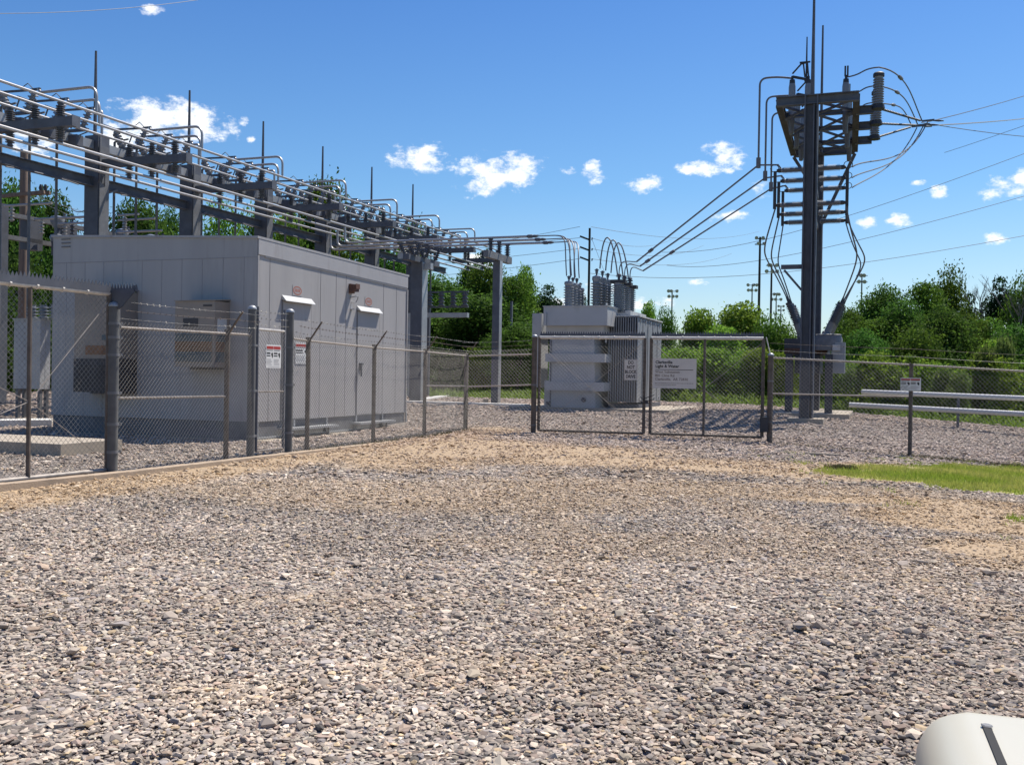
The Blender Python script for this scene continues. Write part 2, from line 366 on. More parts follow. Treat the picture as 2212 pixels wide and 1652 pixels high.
def gravel_mat():
    m = bpy.data.materials.new('gravel_bed'); m.use_nodes = True; t = m.node_tree; nn = t.nodes; b = nn['Principled BSDF']; l = t.links.new
    b.inputs['Roughness'].default_value = .9; b.inputs['Specular IOR Level'].default_value = .2
    tcn = nn.new('ShaderNodeTexCoord')
    def vor(s):
        v = nn.new('ShaderNodeTexVoronoi'); v.inputs['Scale'].default_value = s; l(tcn.outputs['Object'], v.inputs[0]); return v
    def nz(s, d=4):
        n = nn.new('ShaderNodeTexNoise'); n.inputs['Scale'].default_value = s; n.inputs['Detail'].default_value = d; l(tcn.outputs['Object'], n.inputs[0]); return n
    v1 = vor(24); sepc = nn.new('ShaderNodeSeparateColor'); l(v1.outputs['Color'], sepc.inputs[0])
    rp = nn.new('ShaderNodeValToRGB'); l(sepc.outputs[0], rp.inputs[0]); e = rp.color_ramp.elements
    e[0].position = 0; e[0].color = (.10,.095,.095,1); e[1].position = 1; e[1].color = (.40,.37,.33,1)
    for p, c in ((.12,(.11,.10,.085,1)),(.35,(.17,.15,.13,1)),(.6,(.225,.197,.168,1)),(.85,(.30,.265,.23,1))):
        k = e.new(p); k.color = c
    hs = nn.new('ShaderNodeMix'); hs.data_type = 'RGBA'; hs.blend_type = 'MULTIPLY'; hs.inputs[0].default_value = .6
    r2 = nn.new('ShaderNodeValToRGB'); l(sepc.outputs[1], r2.inputs[0]); r2.color_ramp.elements[0].color = (1.,.82,.78,1); r2.color_ramp.elements[1].color = (.92,.97,1,1)
    l(rp.outputs[0], hs.inputs[6]); l(r2.outputs[0], hs.inputs[7])
    # dirt
    da = nn.new('ShaderNodeAttribute'); da.attribute_name = 'dirt'; n3 = nz(3.5, 6)
    ad = nn.new('ShaderNodeMath'); ad.operation = 'MULTIPLY_ADD'; l(n3.outputs[0], ad.inputs[0]); ad.inputs[1].default_value = 1.1; l(da.outputs['Fac'], ad.inputs[2])
    mr = nn.new('ShaderNodeMapRange'); mr.inputs[1].default_value = .85; mr.inputs[2].default_value = 1.35; mr.inputs[4].default_value = .85; l(ad.outputs[0], mr.inputs[0])
    dc = nn.new('ShaderNodeMix'); dc.data_type = 'RGBA'; l(nz(14, 5).outputs[0], dc.inputs[0]); dc.inputs[6].default_value = (.38,.26,.145,1); dc.inputs[7].default_value = (.42,.33,.225,1)
    m1 = nn.new('ShaderNodeMix'); m1.data_type = 'RGBA'; l(mr.outputs[0], m1.inputs[0]); l(hs.outputs[2], m1.inputs[6]); l(dc.outputs[2], m1.inputs[7])
    ga = nn.new('ShaderNodeAttribute'); ga.attribute_name = 'grass'
    ag = nn.new('ShaderNodeMath'); ag.operation = 'MULTIPLY_ADD'; l(nz(5, 6).outputs[0], ag.inputs[0]); ag.inputs[1].default_value = .8; l(ga.outputs['Fac'], ag.inputs[2])
    mg = nn.new('ShaderNodeMapRange'); mg.inputs[1].default_value = .7; mg.inputs[2].default_value = 1.05; l(ag.outputs[0], mg.inputs[0])
    gc = nn.new('ShaderNodeMix'); gc.data_type = 'RGBA'; l(nz(2, 6).outputs[0], gc.inputs[0]); gc.inputs[6].default_value = (.22,.24,.04,1); gc.inputs[7].default_value = (.36,.31,.12,1)
    m2 = nn.new('ShaderNodeMix'); m2.data_type = 'RGBA'; l(mg.outputs[0], m2.inputs[0]); l(m1.outputs[2], m2.inputs[6]); l(gc.outputs[2], m2.inputs[7])
    l(m2.outputs[2], b.inputs['Base Color'])
    bn = nn.new('ShaderNodeBump'); bn.inputs['Strength'].default_value = .9; bn.inputs['Distance'].default_value = .025; bn.invert = True
    l(v1.outputs['Distance'], bn.inputs['Height']); l(bn.outputs[0], b.inputs['Normal']); return m
M['gravel'] = gravel_mat()
M['soil'] = mat('rough_grass_ground', (.10,.13,.035), .95, 0, .35, 1.5, .4, 8, dirt=(.16,.14,.06), dscale=.7)
def zhill(x, y): return zg(x, y)-.06-.9*smooth((y-edge(x))/9)*smooth((x-2)/12)-.25*smooth((y-edge(x))/6)
xs = np.concatenate([[-900,-500,-250,-140], np.arange(-90, 91, 1.5), [140,250,500,900]]); ys = np.concatenate([[-300,-100,-40], np.arange(-15, 110, 1.5), [130,180,300,600,1400]])
xs2 = np.clip(xs, -90, 90)
gr = grid('ground', xs, ys, None, 0, None, M['soil'], zf=lambda X, Y: zhill(np.clip(X, -60, 60), np.clip(Y, -10, 90))); struct(gr, 'rough green grassland stretching away behind the substation yard')
gs = grid('gravel_ground', np.arange(-62, 60.01, .3), np.arange(-8, 68, .3), lambda X, Y: (Y < edge(X)+.35*(fbm(X*1., Y, 2.)-.5)),
     0, {'dirt': lambda x, y: zone(DIRT, x, y), 'grass': lambda x, y: zone(GRASS, x, y)}, M['gravel']); struct(gs, 'crushed stone surface of the drive and the yard')

# ------------------------------------------------------------------ crushed stone, nearest part as real stones
def mesh_np(name, verts, tris, cols, mt):
    me = bpy.data.meshes.new(name); me.vertices.add(len(verts)); me.vertices.foreach_set('co', verts.astype(np.float32).ravel())
    k = tris.shape[1]; me.loops.add(tris.size); me.loops.foreach_set('vertex_index', tris.astype(np.int32).ravel()); me.polygons.add(len(tris))
    me.polygons.foreach_set('loop_start', np.arange(0, tris.size, k, dtype=np.int32)); me.polygons.foreach_set('loop_total', np.full(len(tris), k, np.int32))
    me.update(calc_edges=True); me.shade_flat()
    if cols is not None:
        a = me.attributes.new('col', 'FLOAT_COLOR', 'POINT'); a.data.foreach_set('color', cols.astype(np.float32).ravel())
    me.materials.append(mt); o = bpy.data.objects.new(name, me); C.objects.link(o); return o
def stone_proto(kind):
    if kind == 0:
        bm = bmesh.new(); bmesh.ops.create_icosphere(bm, subdivisions=1, radius=1); v = np.array([q.co[:] for q in bm.verts]); f = np.array([[q.index for q in p.verts] for p in bm.faces]); bm.free()
    else:
        v = np.array([(1,0,0),(0,1,0),(-1,0,0),(0,-1,0),(0,0,1),(0,0,-1)], float); f = np.array([(0,1,4),(1,2,4),(2,3,4),(3,0,4),(1,0,5),(2,1,5),(3,2,5),(0,3,5)])
    return v, f
PAL = np.array([(.37,.34,.31),(.29,.27,.25),(.44,.40,.35),(.53,.48,.42),(.22,.205,.195),(.41,.34,.28),(.34,.28,.25),(.62,.58,.52),(.48,.40,.28),(.11,.108,.105),(.31,.30,.305),(.41,.39,.34)])
PW_ = np.array([16,14,15,10,9,8,8,5,4,4,8,10], float); PW_ /= PW_.sum()
c0x, c0y = at(552, 812, 22.0).x, 22.0
def stones(n, y0, y1, kind, s0, s1, extra=1.):
    # positions uniform over the seen wedge of ground
    pts = []
    while sum(map(len, pts)) < n:
        y = np.sqrt(rng.uniform(y0**2, y1**2, n)); x = rng.uniform(-1, 1, n)*(.57*y+(1.3 if y0 < 20 else .5))
        dz = zone(DIRT, x, y)+1.0*fbm(x, y, .9)-.5; gz = zone(GRASS, x, y)+.5*fbm(x, y, .8)-.25
        keep = (rng.random(n) > np.clip((dz-.35)*1.2, 0, .80)) & (gz < .45) & (rng.random(n) > .35*smooth((.42-fbm(x+50, y*1.4, 1.1))*6))
        # stay outside the fence kerb line
        q = (x-LA.x)*(LB.y-LA.y)-(y-LA.y)*(LB.x-LA.x); keep &= (q > .12*14) | (y > LB.y-1); keep &= y < edge(x)-.1; F_ = q < 0; keep |= (F_ & (y > 14) & (y < edge(x)-.1) & (y > y0) & (y0 > 12) & (rng.random(n) < .6)); keep &= ~((x > -10.6) & (x < -3) & ((x-c0x)*.3469+(y-c0y)*.9379 > -.3) & ((x-c0x)*.3469+(y-c0y)*.9379 < 7.9) & ((x-c0x)*.9379-(y-c0y)*.3469 < .35) & ((x-c0x)*.9379-(y-c0y)*.3469 > -5.2))
        pts.append(np.stack([x, y], -1)[keep])
    P = np.concatenate(pts)[:n]; v, f = stone_proto(kind)
    sz = s0*np.exp(np.clip(rng.normal(0, .36, n), -1, .75))*(1+(P[:, 1]-y0)*s1)
    sc = np.stack([sz*rng.uniform(.75, 1.5, n), sz*rng.uniform(.5, 1.05, n), sz*rng.uniform(.22, .6, n)], -1)*.5
    vv = v[None]*(1+rng.uniform(-.42, .42, (n, len(v), 1)))*sc[:, None]
    th = rng.uniform(0, 2*math.pi, n); tl = rng.normal(0, .35, n)
    ct, st_ = np.cos(tl)[:, None], np.sin(tl)[:, None]; yy = vv[..., 1]*ct-vv[..., 2]*st_; zz = vv[..., 1]*st_+vv[..., 2]*ct
    ca, sa = np.cos(th)[:, None], np.sin(th)[:, None]; X = vv[..., 0]*ca-yy*sa+P[:, :1]; Y = vv[..., 0]*sa+yy*ca+P[:, 1:]
    hz = (fbm(P[:, 0], P[:, 1], .7)-.45)*(.035 if y0 < 20 else .008)+rng.uniform(-.2, .8, n)*sz*.5
    Z = zz+(zg(P[:, 0], P[:, 1])+hz)[:, None]
    ci = rng.choice(len(PAL), n, p=PW_); col = (PAL[ci]*.90+.018)*rng.uniform(.68, 1.17, (n, 1))*np.array([(1.07,.98,.885)])
    cl = fbm(P[:, 0]+20, P[:, 1], 1.6)[:, None]; col = col*(.78+.5*cl)
    dz = np.clip(zone(DIRT, P[:, 0], P[:, 1])*1.1-.15, 0, .75)[:, None]*rng.uniform(.4, 1, (n, 1)); col = col*(1-dz)+np.array([(.54,.375,.205)])*dz
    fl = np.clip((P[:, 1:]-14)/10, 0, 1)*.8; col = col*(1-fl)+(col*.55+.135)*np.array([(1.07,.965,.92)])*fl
    vc = np.repeat(np.concatenate([col, np.ones((n, 1))], 1), len(v), 0)
    return np.stack([X, Y, Z], -1).reshape(-1, 3), (f[None]+(np.arange(n)*len(v))[:, None, None]).reshape(-1, 3), vc
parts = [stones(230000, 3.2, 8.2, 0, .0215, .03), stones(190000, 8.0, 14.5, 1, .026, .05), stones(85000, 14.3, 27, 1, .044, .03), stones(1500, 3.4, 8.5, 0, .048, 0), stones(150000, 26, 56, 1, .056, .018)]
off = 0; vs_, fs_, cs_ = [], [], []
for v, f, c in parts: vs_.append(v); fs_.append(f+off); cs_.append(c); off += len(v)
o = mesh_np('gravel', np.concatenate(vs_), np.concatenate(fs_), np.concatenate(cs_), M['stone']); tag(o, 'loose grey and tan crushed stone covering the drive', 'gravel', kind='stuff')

# grass blades of the lawn corner
n = 70000; gx = rng.uniform(4.5, 16, n*3); gy = rng.uniform(9, 22.3, n*3); zz = zone(GRASS, gx, gy)+1.7*(fbm(gx, gy, .45)-.5)
k = np.where(zz > rng.uniform(.35, .75, n*3))[0][:n]; gx, gy = gx[k], gy[k]; n = len(k)
h = rng.uniform(.03, .085, n); th = rng.uniform(0, 6.28, n); w = .006; ln = rng.normal(0, .03, (n, 2)); z0 = zg(gx, gy)
vv = np.stack([np.stack([gx-w*np.cos(th), gy-w*np.sin(th), z0], -1), np.stack([gx+w*np.cos(th), gy+w*np.sin(th), z0], -1), np.stack([gx+ln[:, 0], gy+ln[:, 1], z0+h], -1)], 1)
dry = np.clip(fbm(gx, gy, 1.3)*1.6-.5+rng.normal(0, .15, n), 0, 1)[:, None]; cc = (1-dry)*np.array([(.25,.31,.035)])+dry*np.array([(.46,.40,.13)]); cc = np.repeat(np.concatenate([cc*rng.uniform(.7, 1.2, (n, 1)), np.ones((n, 1))], 1), 3, 0)
o = mesh_np('grass', vv.reshape(-1, 3), np.arange(n*3).reshape(-1, 3), cc, M['blade']); tag(o, 'mown yellow-green grass in front of the right-hand fence', 'grass', kind='stuff')

# ================================================================== control building
c0 = at(552, 812, 22.0); B = Frame(c0)          # a=0,b=0 at the lit corner
W_, Ln = 4.9, 7.6
bx, _ = B.ona(879, 700, 0); Ln = bx
wa, _ = B.onb(113, 700, 0); W_ = -wa
ZR, ZL = B.onb(552, 510, 0)[1], B.onb(113, 508, 0)[1]   # roof edge heights (roof rises to the left)
ZB0 = .0
bl = thing('control_building', 'large windowless light grey panelled metal control building behind the left fence', 'building', B.pt(-W_/2, Ln/2, 0))
def zr(a): return ZR+(ZL-ZR)*(-a/W_)
m = MB()
SK = .42
p = B.pt
m.hexa([p(-W_,0,SK),p(0,0,SK),p(0,Ln,SK),p(-W_,Ln,SK),p(-W_,0,zr(-W_)-.02),p(0,0,ZR-.02),p(0,Ln,ZR-.12),p(-W_,Ln,zr(-W_)-.12)], 0)
# panel joints: shallow proud standing seams
def vseam(face, u, z0, z1, w=.012, t=.004):
    if face == 'side': m.fbox(B, 0, t, u-w/2, u+w/2, z0, z1, 1)
    else: m.fbox(B, u-w/2, u+w/2, -t, 0, z0, z1, 2)
for px in (580, 690, 723.5, 745, 826, 854): u = B.ona(px, 812, 0)[0]; vseam('side', u, SK, ZR-.42, .012)
for a in np.arange(-W_+.42, -.15, .56): vseam('front', float(a), SK, ZR-.45, .009)
m.fbox(B, -W_+.02, -.02, -.006, 0, ZR-.47, ZR-.455, 2)
m.build('wall', [M['wall'], M['seam'], M['jointf']], bl)
m = MB()   # roof cap and fascia trim
e = .035
m.hexa([p(-W_-e,-e,zr(-W_)-.05),p(e,-e,ZR-.05),p(e,Ln+e,ZR-.17),p(-W_-e,Ln+e,zr(-W_)-.17),p(-W_-e,-e,zr(-W_)),p(e,-e,ZR),p(e,Ln+e,ZR-.12),p(-W_-e,Ln+e,zr(-W_)-.12)], 0)
m.hexa([p(.003,.02,ZR-.40),p(.028,.02,ZR-.40),p(.028,Ln-.02,ZR-.50),p(.003,Ln-.02,ZR-.50),p(.003,.02,ZR-.052),p(.028,.02,ZR-.052),p(.028,Ln-.02,ZR-.172),p(.003,Ln-.02,ZR-.172)], 0)
m.build('roof', [M['trim']], bl)
m = MB()
m.hexa([p(.003,.28,ZR-.44),p(.02,.28,ZR-.44),p(.02,Ln-.15,ZR-.54),p(.003,Ln-.15,ZR-.54),p(.003,.28,ZR-.402),p(.02,.28,ZR-.402),p(.02,Ln-.15,ZR-.502),p(.003,Ln-.15,ZR-.502)])
m.fbox(B, .003, .03, 0.0, .045, SK, ZR-.42); m.fbox(B, .003, .03, Ln-.05, Ln-.002, SK, ZR-.55)
m.build('edge_trim', M['wall'], bl)
m = MB(); m.fbox(B, -W_+.03, -.03, .03, Ln-.03, .02, SK-.002)
m.build('skirt', M['galv'], bl)
m = MB()
for u in np.arange(.05, Ln, 1.48): m.fbox(B, -.028, .012, float(u), float(u)+.07, .03, SK-.004)
m.fbox(B, -.028, .03, 0, Ln, .03, .07)
m.build('skirt_bracket', M['galvl'], bl)
m = MB(); m.fbox(B, .03, .32, .9, 3.1, .20, .25); m.fbox(B, .03, .32, 4.2, 6.2, .20, .25)
for u in (1., 2., 3., 4.3, 5.2, 6.1): m.fbox(B, .05, .09, u, u+.04, .0, .2)
m.build('door_step', M['galvl'], bl)
def door(px0, px1, ztop, handle):
    u0, u1 = B.ona(px0, 812, 0)[0], B.ona(px1, 812, 0)[0]; mm = MB()
    mm.fbox(B, .004, .022, u0, u1, SK+.03, ztop)
    dd = mm.build('door', M['wall'], bl)
    q = MB(); q.fbox(B, .004, .010, u0-.035, u0-.003, SK+.01, ztop+.03); q.fbox(B, .004, .010, u1+.003, u1+.035, SK+.01, ztop+.03); q.build('door_frame', M['seam'], dd)
    if handle:
        q = MB(); uh = u0+.1; zh = 1.75
        q.fbox(B, .022, .07, uh, uh+.16, zh, zh+.05); q.fbox(B, .07, .10, uh, uh+.03, zh-.3, zh+.05); q.fbox(B, .022, .05, uh+.02, uh+.12, zh-.14, zh-.02); q.build('handle', M['galvd'], dd)
        q = MB(); q.lathe(B.pt(.022, u0+.02, 2.25), B.pt(.07, u0+.02, 2.25), [(0,.03),(1,.03)]); q.build('knob', M['galvl'], dd)
    h = MB(); A0, A1 = u0-.03, u1+.03; pr = .12
    h.hexa([p(.004,A0,ztop+.04),p(pr,A0,ztop+.0),p(pr,A1,ztop+.0),p(.004,A1,ztop+.04),p(.004,A0,ztop+.14),p(pr,A0,ztop+.012),p(pr,A1,ztop+.012),p(.004,A1,ztop+.14)])
    h.build('drip_hood', M['white'], bl)
    um = (u0+u1)/2; s = MB()
    s.fbox(B, .004, .007, um-.2, um+.2, ztop+.17, ztop+.42); st = s.build('sticker', M['wall'], bl)
    s = MB(); n = 24
    def ring(ro, ri, zc, x, mi=0):
        vs = []
        for i in range(n):
            a = 2*math.pi*i/n; vs += [B.pt(x, um+ro*math.cos(a), zc+ro*.55*math.sin(a)), B.pt(x, um+ri*math.cos(a), zc+ri*.5*math.sin(a))]
        s.add(vs, [(2*i, 2*i+1, (2*i+3) % (2*n), (2*i+2) % (2*n)) for i in range(n)], mi)
    ring(.19, .155, ztop+.29, .0085)
    for i in range(4): s.fbox(B, .007, .0085, um-.11+i*.062, um-.07+i*.062, ztop+.255, ztop+.33)
    s.build('oval_marking', M['orange'], st)
    return um
zt1 = B.ona(607, 650, 0)[1]; door(608, 669, zt1, False); door(770, 816, B.ona(772, 672, 0)[1], True)
u, z = B.ona(757, 622, 0)
wl = thing('wall_lamp', 'rusty brown flood lamp on the sunlit wall between the door hoods', 'lamp', B.pt(.0, u, z))
m = MB(); m.fbox(B, .0, .08, u-.09, u+.09, z-.14, z+.1); m.build('mounting_box', M['lamp'], wl)
m = MB(); m.fbox(B, .08, .20, u-.08, u+.10, z-.10, z+.08); m.fbox(B, .20, .22, u-.09, u+.11, z-.03, z+.1); m.build('lamp_head', M['lamp'], wl)
m = MB(); m.tube(fillet([B.pt(0,u,z-.25), B.pt(.16,u,z-.22), B.pt(.16,u+.14,z-.22), B.pt(.10,u+.14,z-.36), B.pt(.0,u+.05,z-.36)], .03), .012, 6); m.build('bracket', M['galvl'], wl); m = MB(); m.fbox(B, 0, .12, u+.0, u+.1, z-.56, z-.545); m.build('conduit_clip', M['galvl'], wl)
# warning sign on the wall beside the doors and small vent mark
def warn_sign(o_pt, rx, up, nrm, w, h, label, single=False, name='warning_sign', group=None):
    """o_pt: top-left corner"""
    t = thing(name, label, 'sign', o_pt, group)
    P = lambda x, y, zz=0: o_pt+rx*x-up*y+nrm*zz
    def bxx(mb, x0, x1, y0, y1, z0, z1): mb.hexa([P(x0,y1,z0),P(x1,y1,z0),P(x1,y0,z0),P(x0,y0,z0),P(x0,y1,z1),P(x1,y1,z1),P(x1,y0,z1),P(x0,y0,z1)])
    q = MB(); bxx(q, 0, w, 0, h, 0, .004); q.build('sign_panel', M['signw'], t)
    cols = 1 if single else 2; cw = (w-.02)/cols
    q = MB()
    for c in range(cols): x0 = .012+c*cw; bxx(q, x0, x0+cw-.012, h*.06, h*.19, .004, .006)
    q.build('header_band', M['red'], t)
    q = MB()
    for c in range(cols):
        x0 = .015+c*cw
        bxx(q, x0, x0+cw*.85, h*.23, h*.255, .004, .0055); bxx(q, x0, x0+cw*.5, h*.33, h*.40, .004, .0055); bxx(q, x0, x0+cw*.5, h*.45, h*.50, .004, .0055)
        cx = x0+cw*.72
        vs = [P(cx+.0*cw, h*.32, .0055), P(cx+.14*cw, h*.36, .0055), P(cx+.16*cw, h*.5, .0055), P(cx+.08*cw, h*.58, .0055), P(cx-.02*cw, h*.5, .0055), P(cx-.12*cw, h*.40, .0055)]
        q.add(vs, [(5,4,3,2,1,0)])
    q.build('pictogram', M['ink'], t)
    q = MB()
    for c in range(cols):
        x0 = .015+c*cw
        for i in range(5): bxx(q, x0, x0+cw*(.55+.3*random.random()), h*(.62+.055*i), h*(.64+.055*i), .004, .0055)
    bxx(q, w*.1, w*.9, h*.93, h*.945, .004, .0055)
    q.build('small_print', M['inkg'], t); return t
u, z = B.ona(641, 740, 0)
warn_sign(B.pt(.03, u-.1, z), d_, UP, r_, .62, .5, 'white placard with a faded red band on the grey door behind the walk gate', True)
# air conditioners on the shaded end wall
def ac(pa, pb, pt_, pbt, proj, label, kind):
    a0 = B.onb(pa, 700, -proj)[0]; a1 = B.onb(pb, 700, -proj)[0]; z1 = B.onb(pa, pt_, -proj)[1]; z0 = B.onb(pa, pbt, -proj)[1]; H = z1-z0
    t = thing('air_conditioner', label, 'air conditioner', B.pt((a0+a1)/2, -proj/2, z0), 'wall-mounted air conditioners on the end wall')
    m = MB(); zz = z0+H*(.33 if kind == 0 else .0)
    m.fbox(B, a0, a1, -proj, -.006, zz, z1-.04); m.build('cabinet', M['tan'], t)
    m = MB(); m.hexa([B.pt(a0-.02,-proj-.03,z1-.038),B.pt(a1+.02,-proj-.03,z1-.038),B.pt(a1+.02,-.006,z1-.0),B.pt(a0-.02,-.006,z1-.0),B.pt(a0-.02,-proj-.03,z1-.02),B.pt(a1+.02,-proj-.03,z1-.02),B.pt(a1+.02,-.006,z1+.03),B.pt(a0-.02,-.006,z1+.03)]); m.build('top_cover', M['tan'], t)
    if kind == 0:
        m = MB(); m.fbox(B, a0+.005, a1-.005, -proj-.02, -.006, z0, zz-.006); 
        for i in range(12): m.fbox(B, a0+.03, a1-.03, -proj-.035, -proj-.02, z0+.04+i*.052, z0+.055+i*.052)
        m.build('intake_hood', M['louver'], t)
        m = MB(); m.fbox(B, a0+.25*(a1-a0), a1-.04, -proj-.01, -proj, zz+.09, zz+.30); m.build('louvre', M['louverr'], t)
        m = MB(); m.fbox(B, a0+.6*(a1-a0), a0+.75*(a1-a0), -proj-.008, -proj, zz+.42, zz+.54); m.build('data_plate', M['tealgr'], t)
    else:
        m = MB(); z5 = z0+H*.08
        for i in range(14): m.fbox(B, a0+.02, a1-.06, -proj-.018, -proj, z5+i*.045, z5+.03+i*.045, 1 if 5 <= i <= 9 else 0)
        for i in range(14): m.fbox(B, a1, a1+.016, -proj+.06, -.08, z5+i*.045, z5+.03+i*.045, 1 if 5 <= i <= 9 else 0)
        m.build('louvre', [M['tealgr'], M['louverr']], t)
        m = MB(); m.fbox(B, a0+.22, a0+.62, -proj-.008, -proj, z0+H*.60, z0+H*.72); m.build('control_panel', M['louver'], t); m = MB(); m.fbox(B, a0+.75, a0+.98, -proj-.008, -proj, z1-.16, z1-.12); m.build('nameplate', M['louver'], t)
        m = MB(); m.fbox(B, a1, a1+.008, -proj+.1, -.12, z1-.75, z1-.42); m.build('data_plate', M['white'], t)
    m = MB(); m.fbox(B, a0, a1+.02, -.05, -.006, z0-.05, z0-.003); m.build('mounting_rail', M['galvd'], t)
ac(161, 261, 627, 846, .55, 'tan wall air conditioner with a black intake hood behind the tall gate post', 0)
ac(378, 463, 647, 792, .55, 'tan wall air conditioner with banded rusty louvres beside the building corner', 1)
m = MB(); a, z = B.onb(141, 520, 0)
for i in range(3): m.fbox(B, a-.1, a+.16, -.02, -.005, z+.02-i*.09, z+.045-i*.09)
m.build('vent', M['seam'], bl)
m = MB(); m.fbox(B, -W_-.1, .55, -.12, Ln+.4, -.25, .018); o = m.build('concrete_pad', M['conc']); tag(o, 'thin concrete slab under the grey control building', 'slab')

# ================================================================== overhead bus rack on the left
Y_ = Frame((0, 0))                                # shared yard frame, a measured from the camera line
A0 = -22.9                                       # column row
S0, BAY = 24.5, 4.45
def YP(D, s, z): return Y_.pt(-D, s, z)
rack = thing('bus_rack', 'long dark galvanised steel rack of columns, beams and cross arms behind the grey building', 'steel rack', YP(22.9, S0+2*BAY, .3))
ZU, ZLo, ZA, ZB1, ZB2, ZJ = 8.42, 7.30, 7.87, 8.42, 7.34, 9.15
def group_mesh(fn, name, mt, par=rack, sm=0): m = MB(); fn(m); return m.build(name, mt, par, sm)
NB = range(-1, 7)
TIP = 19.7
for n_ in NB:
    s = S0+n_*BAY; g = float(zg(*YP(22.9, s, 0)[:2]))
    if n_ <= 5:
        m = MB(); m.fbox(Y_, -23.16, -22.64, s-.24, s+.24, g, 8.72); m.build('column', M['galvd'], rack)
        m = MB(); m.fbox(Y_, -22.63, -22.60, s-.20, s+.20, g, 8.4); m.fbox(Y_, -22.60, -22.54, s-.26, s-.2, 8.0, 8.75); m.build('column_side_plate', M['galv'], rack)  # sunlit side of the column painted in as a lighter steel plate
        m = MB(); m.tube([YP(22.9, s-.1, 8.7), YP(22.9, s-.1, 10.0), YP(22.9, s-.1, 11.35)], [.055, .05, .035], 7); m.build('lightning_rod', M['galvd'], rack, 40)
    m = MB(); m.beam(YP(22.62 if n_ < 6 else 22.6, s, ZA), YP(TIP-.25, s, ZA), .22, .24); 
    m.fbox(Y_, -TIP+.25, -TIP+.27, s-.14, s+.14, ZA-.14, ZA+.14)
    m.build('cross_arm', M['galvd'], rack)
    if n_ <= 5:
        m = MB(); m.beam(YP(22.9, s+.26, ZU), YP(22.9, s+BAY-.26, ZU), .22, .26); m.build('upper_beam', M['galvl'], rack)
        m = MB(); m.hbeam(YP(22.9, s+.26, ZLo), YP(22.9, s+BAY-.26, ZLo), .24, .30); 
        m.tube(sag(YP(22.76, s+.9, ZLo-.22), YP(22.76, s+BAY-.9, ZLo-.22), -.05, 8), .02, 5)
        m.build('lower_beam', M['galvd'], rack)
        m = MB(); m.beam(YP(22.78, s+.25, 7.0), YP(22.78, s+.75, ZLo-.1), .05, .05); m.build('knee_brace', M['galv'], rack)
BUSW = ['outer', 'middle', 'inner']
Dk = [19.95, 20.80, 21.65]
def post_ins(P0, P1, label, group):
    t = thing('post_insulator', label, 'insulator', P0, group); L_ = (P1-P0)
    m = MB(); m.insul(P0+L_*.12, P0+L_*.88, .055, .12, 5); m.build('porcelain_body', M['porcd'], t, 40)
    m = MB(); m.lathe(P0, P0+L_*.12, [(0,.10),(.4,.10),(.5,.07),(1,.07)], 10); m.build('base', M['galvd'], t, 40)
    m = MB(); m.lathe(P0+L_*.88, P1, [(0,.07),(.6,.07),(.65,.09),(1,.09)], 10); m.build('cap', M['galvd'], t, 40); return t
for i, n_ in enumerate(NB):
    s = S0+n_*BAY
    for k in range(3):
        for sg, wd in ((1, 'standing on'), (-1, 'hanging under')):
            z0 = ZA+.12*sg; z1 = (ZB1 if sg > 0 else ZB2)-.045*sg
            post_ins(YP(Dk[k], s, z0), YP(Dk[k], s, z1), f'dark insulator {wd} the {ORD[i]} cross arm of the rack, under the {BUSW[k]} pipe' if sg < 0 else f'dark insulator {wd} the {ORD[i]} cross arm of the rack, {BUSW[k]} of three', 'insulators on the rack cross arms')
sE = S0+5*BAY+.9+.4+4.5
for k in range(3):
    m = MB(); m.tube([YP(Dk[k], S0-2.2*BAY, ZB1), YP(Dk[k], S0+2*BAY, ZB1), YP(Dk[k], S0+6*BAY+.2, ZB1)], .037, 10); o = m.build('bus_pipe', M['alu'], None, 40); tag(o, f'long bright aluminium bus pipe above the rack cross arms, {BUSW[k]} of the upper three', 'bus pipe', 'long bus pipes along the rack')
    m = MB(); m.tube([YP(Dk[k], S0-2.2*BAY, ZB2), YP(Dk[k], S0+2*BAY, ZB2), YP(Dk[k], S0+6*BAY+.2, ZB2)], .041, 10); o = m.build('bus_pipe', M['alu'], None, 40); tag(o, f'long bright aluminium bus pipe hung below the rack cross arms, {BUSW[k]} of the lower three', 'bus pipe', 'long bus pipes along the rack')
# switches, jumper pipes and risers between the columns
def make_switch(loc, label):
    t = thing('disconnect_switch', label, 'switch', loc, 'disconnect switches on the rack'); Q = lambda a, b, z: loc+r_*a+d_*b+UP*z
    m = MB(); m.beam(Q(-.55,0,.05), Q(.55,0,.05), .10, .08); m.fbox(Frame(loc), -.25, .25, -.13, .13, loc.z-.42, loc.z-.1); m.build('base_beam', M['galvd'], t)
    for p0, p1 in ((Q(.32,0,.1), Q(.62,0,.62)), (Q(-.30,0,.1), Q(-.62,0,.62))):
        m = MB(); m.insul(p0, p1, .065, .13, 5, 10); m.build('insulator', M['porcm'], t, 40)
    m = MB(); m.beam(Q(-.75,0,.70), Q(.55,0,.66), .04, .06); m.fbox(Frame(loc), .52, .8, -.03, .03, loc.z+.64, loc.z+.70); m.tube([Q(.2,-.1,.7), Q(.35,0,.86), Q(.5,.05,.7)], .015, 5); m.build('blade', M['galvd'], t)
    m = MB(); m.beam(Q(-1.0,-.04,.86), Q(-.5,-.04,.68), .16, .04); m.build('arc_shield', M['alu'], t)
    m = MB(); m.beam(Q(-.1,.0,.12), Q(.05,.0,.45), .03, .03); m.tube([Q(.1,.05,-.35), Q(.12,.05,-.1), Q(.6,.05,.02)], .02, 5); m.build('operating_rod', M['galvd'], t, 40)
    return t
k3 = ['first', 'second', 'third']
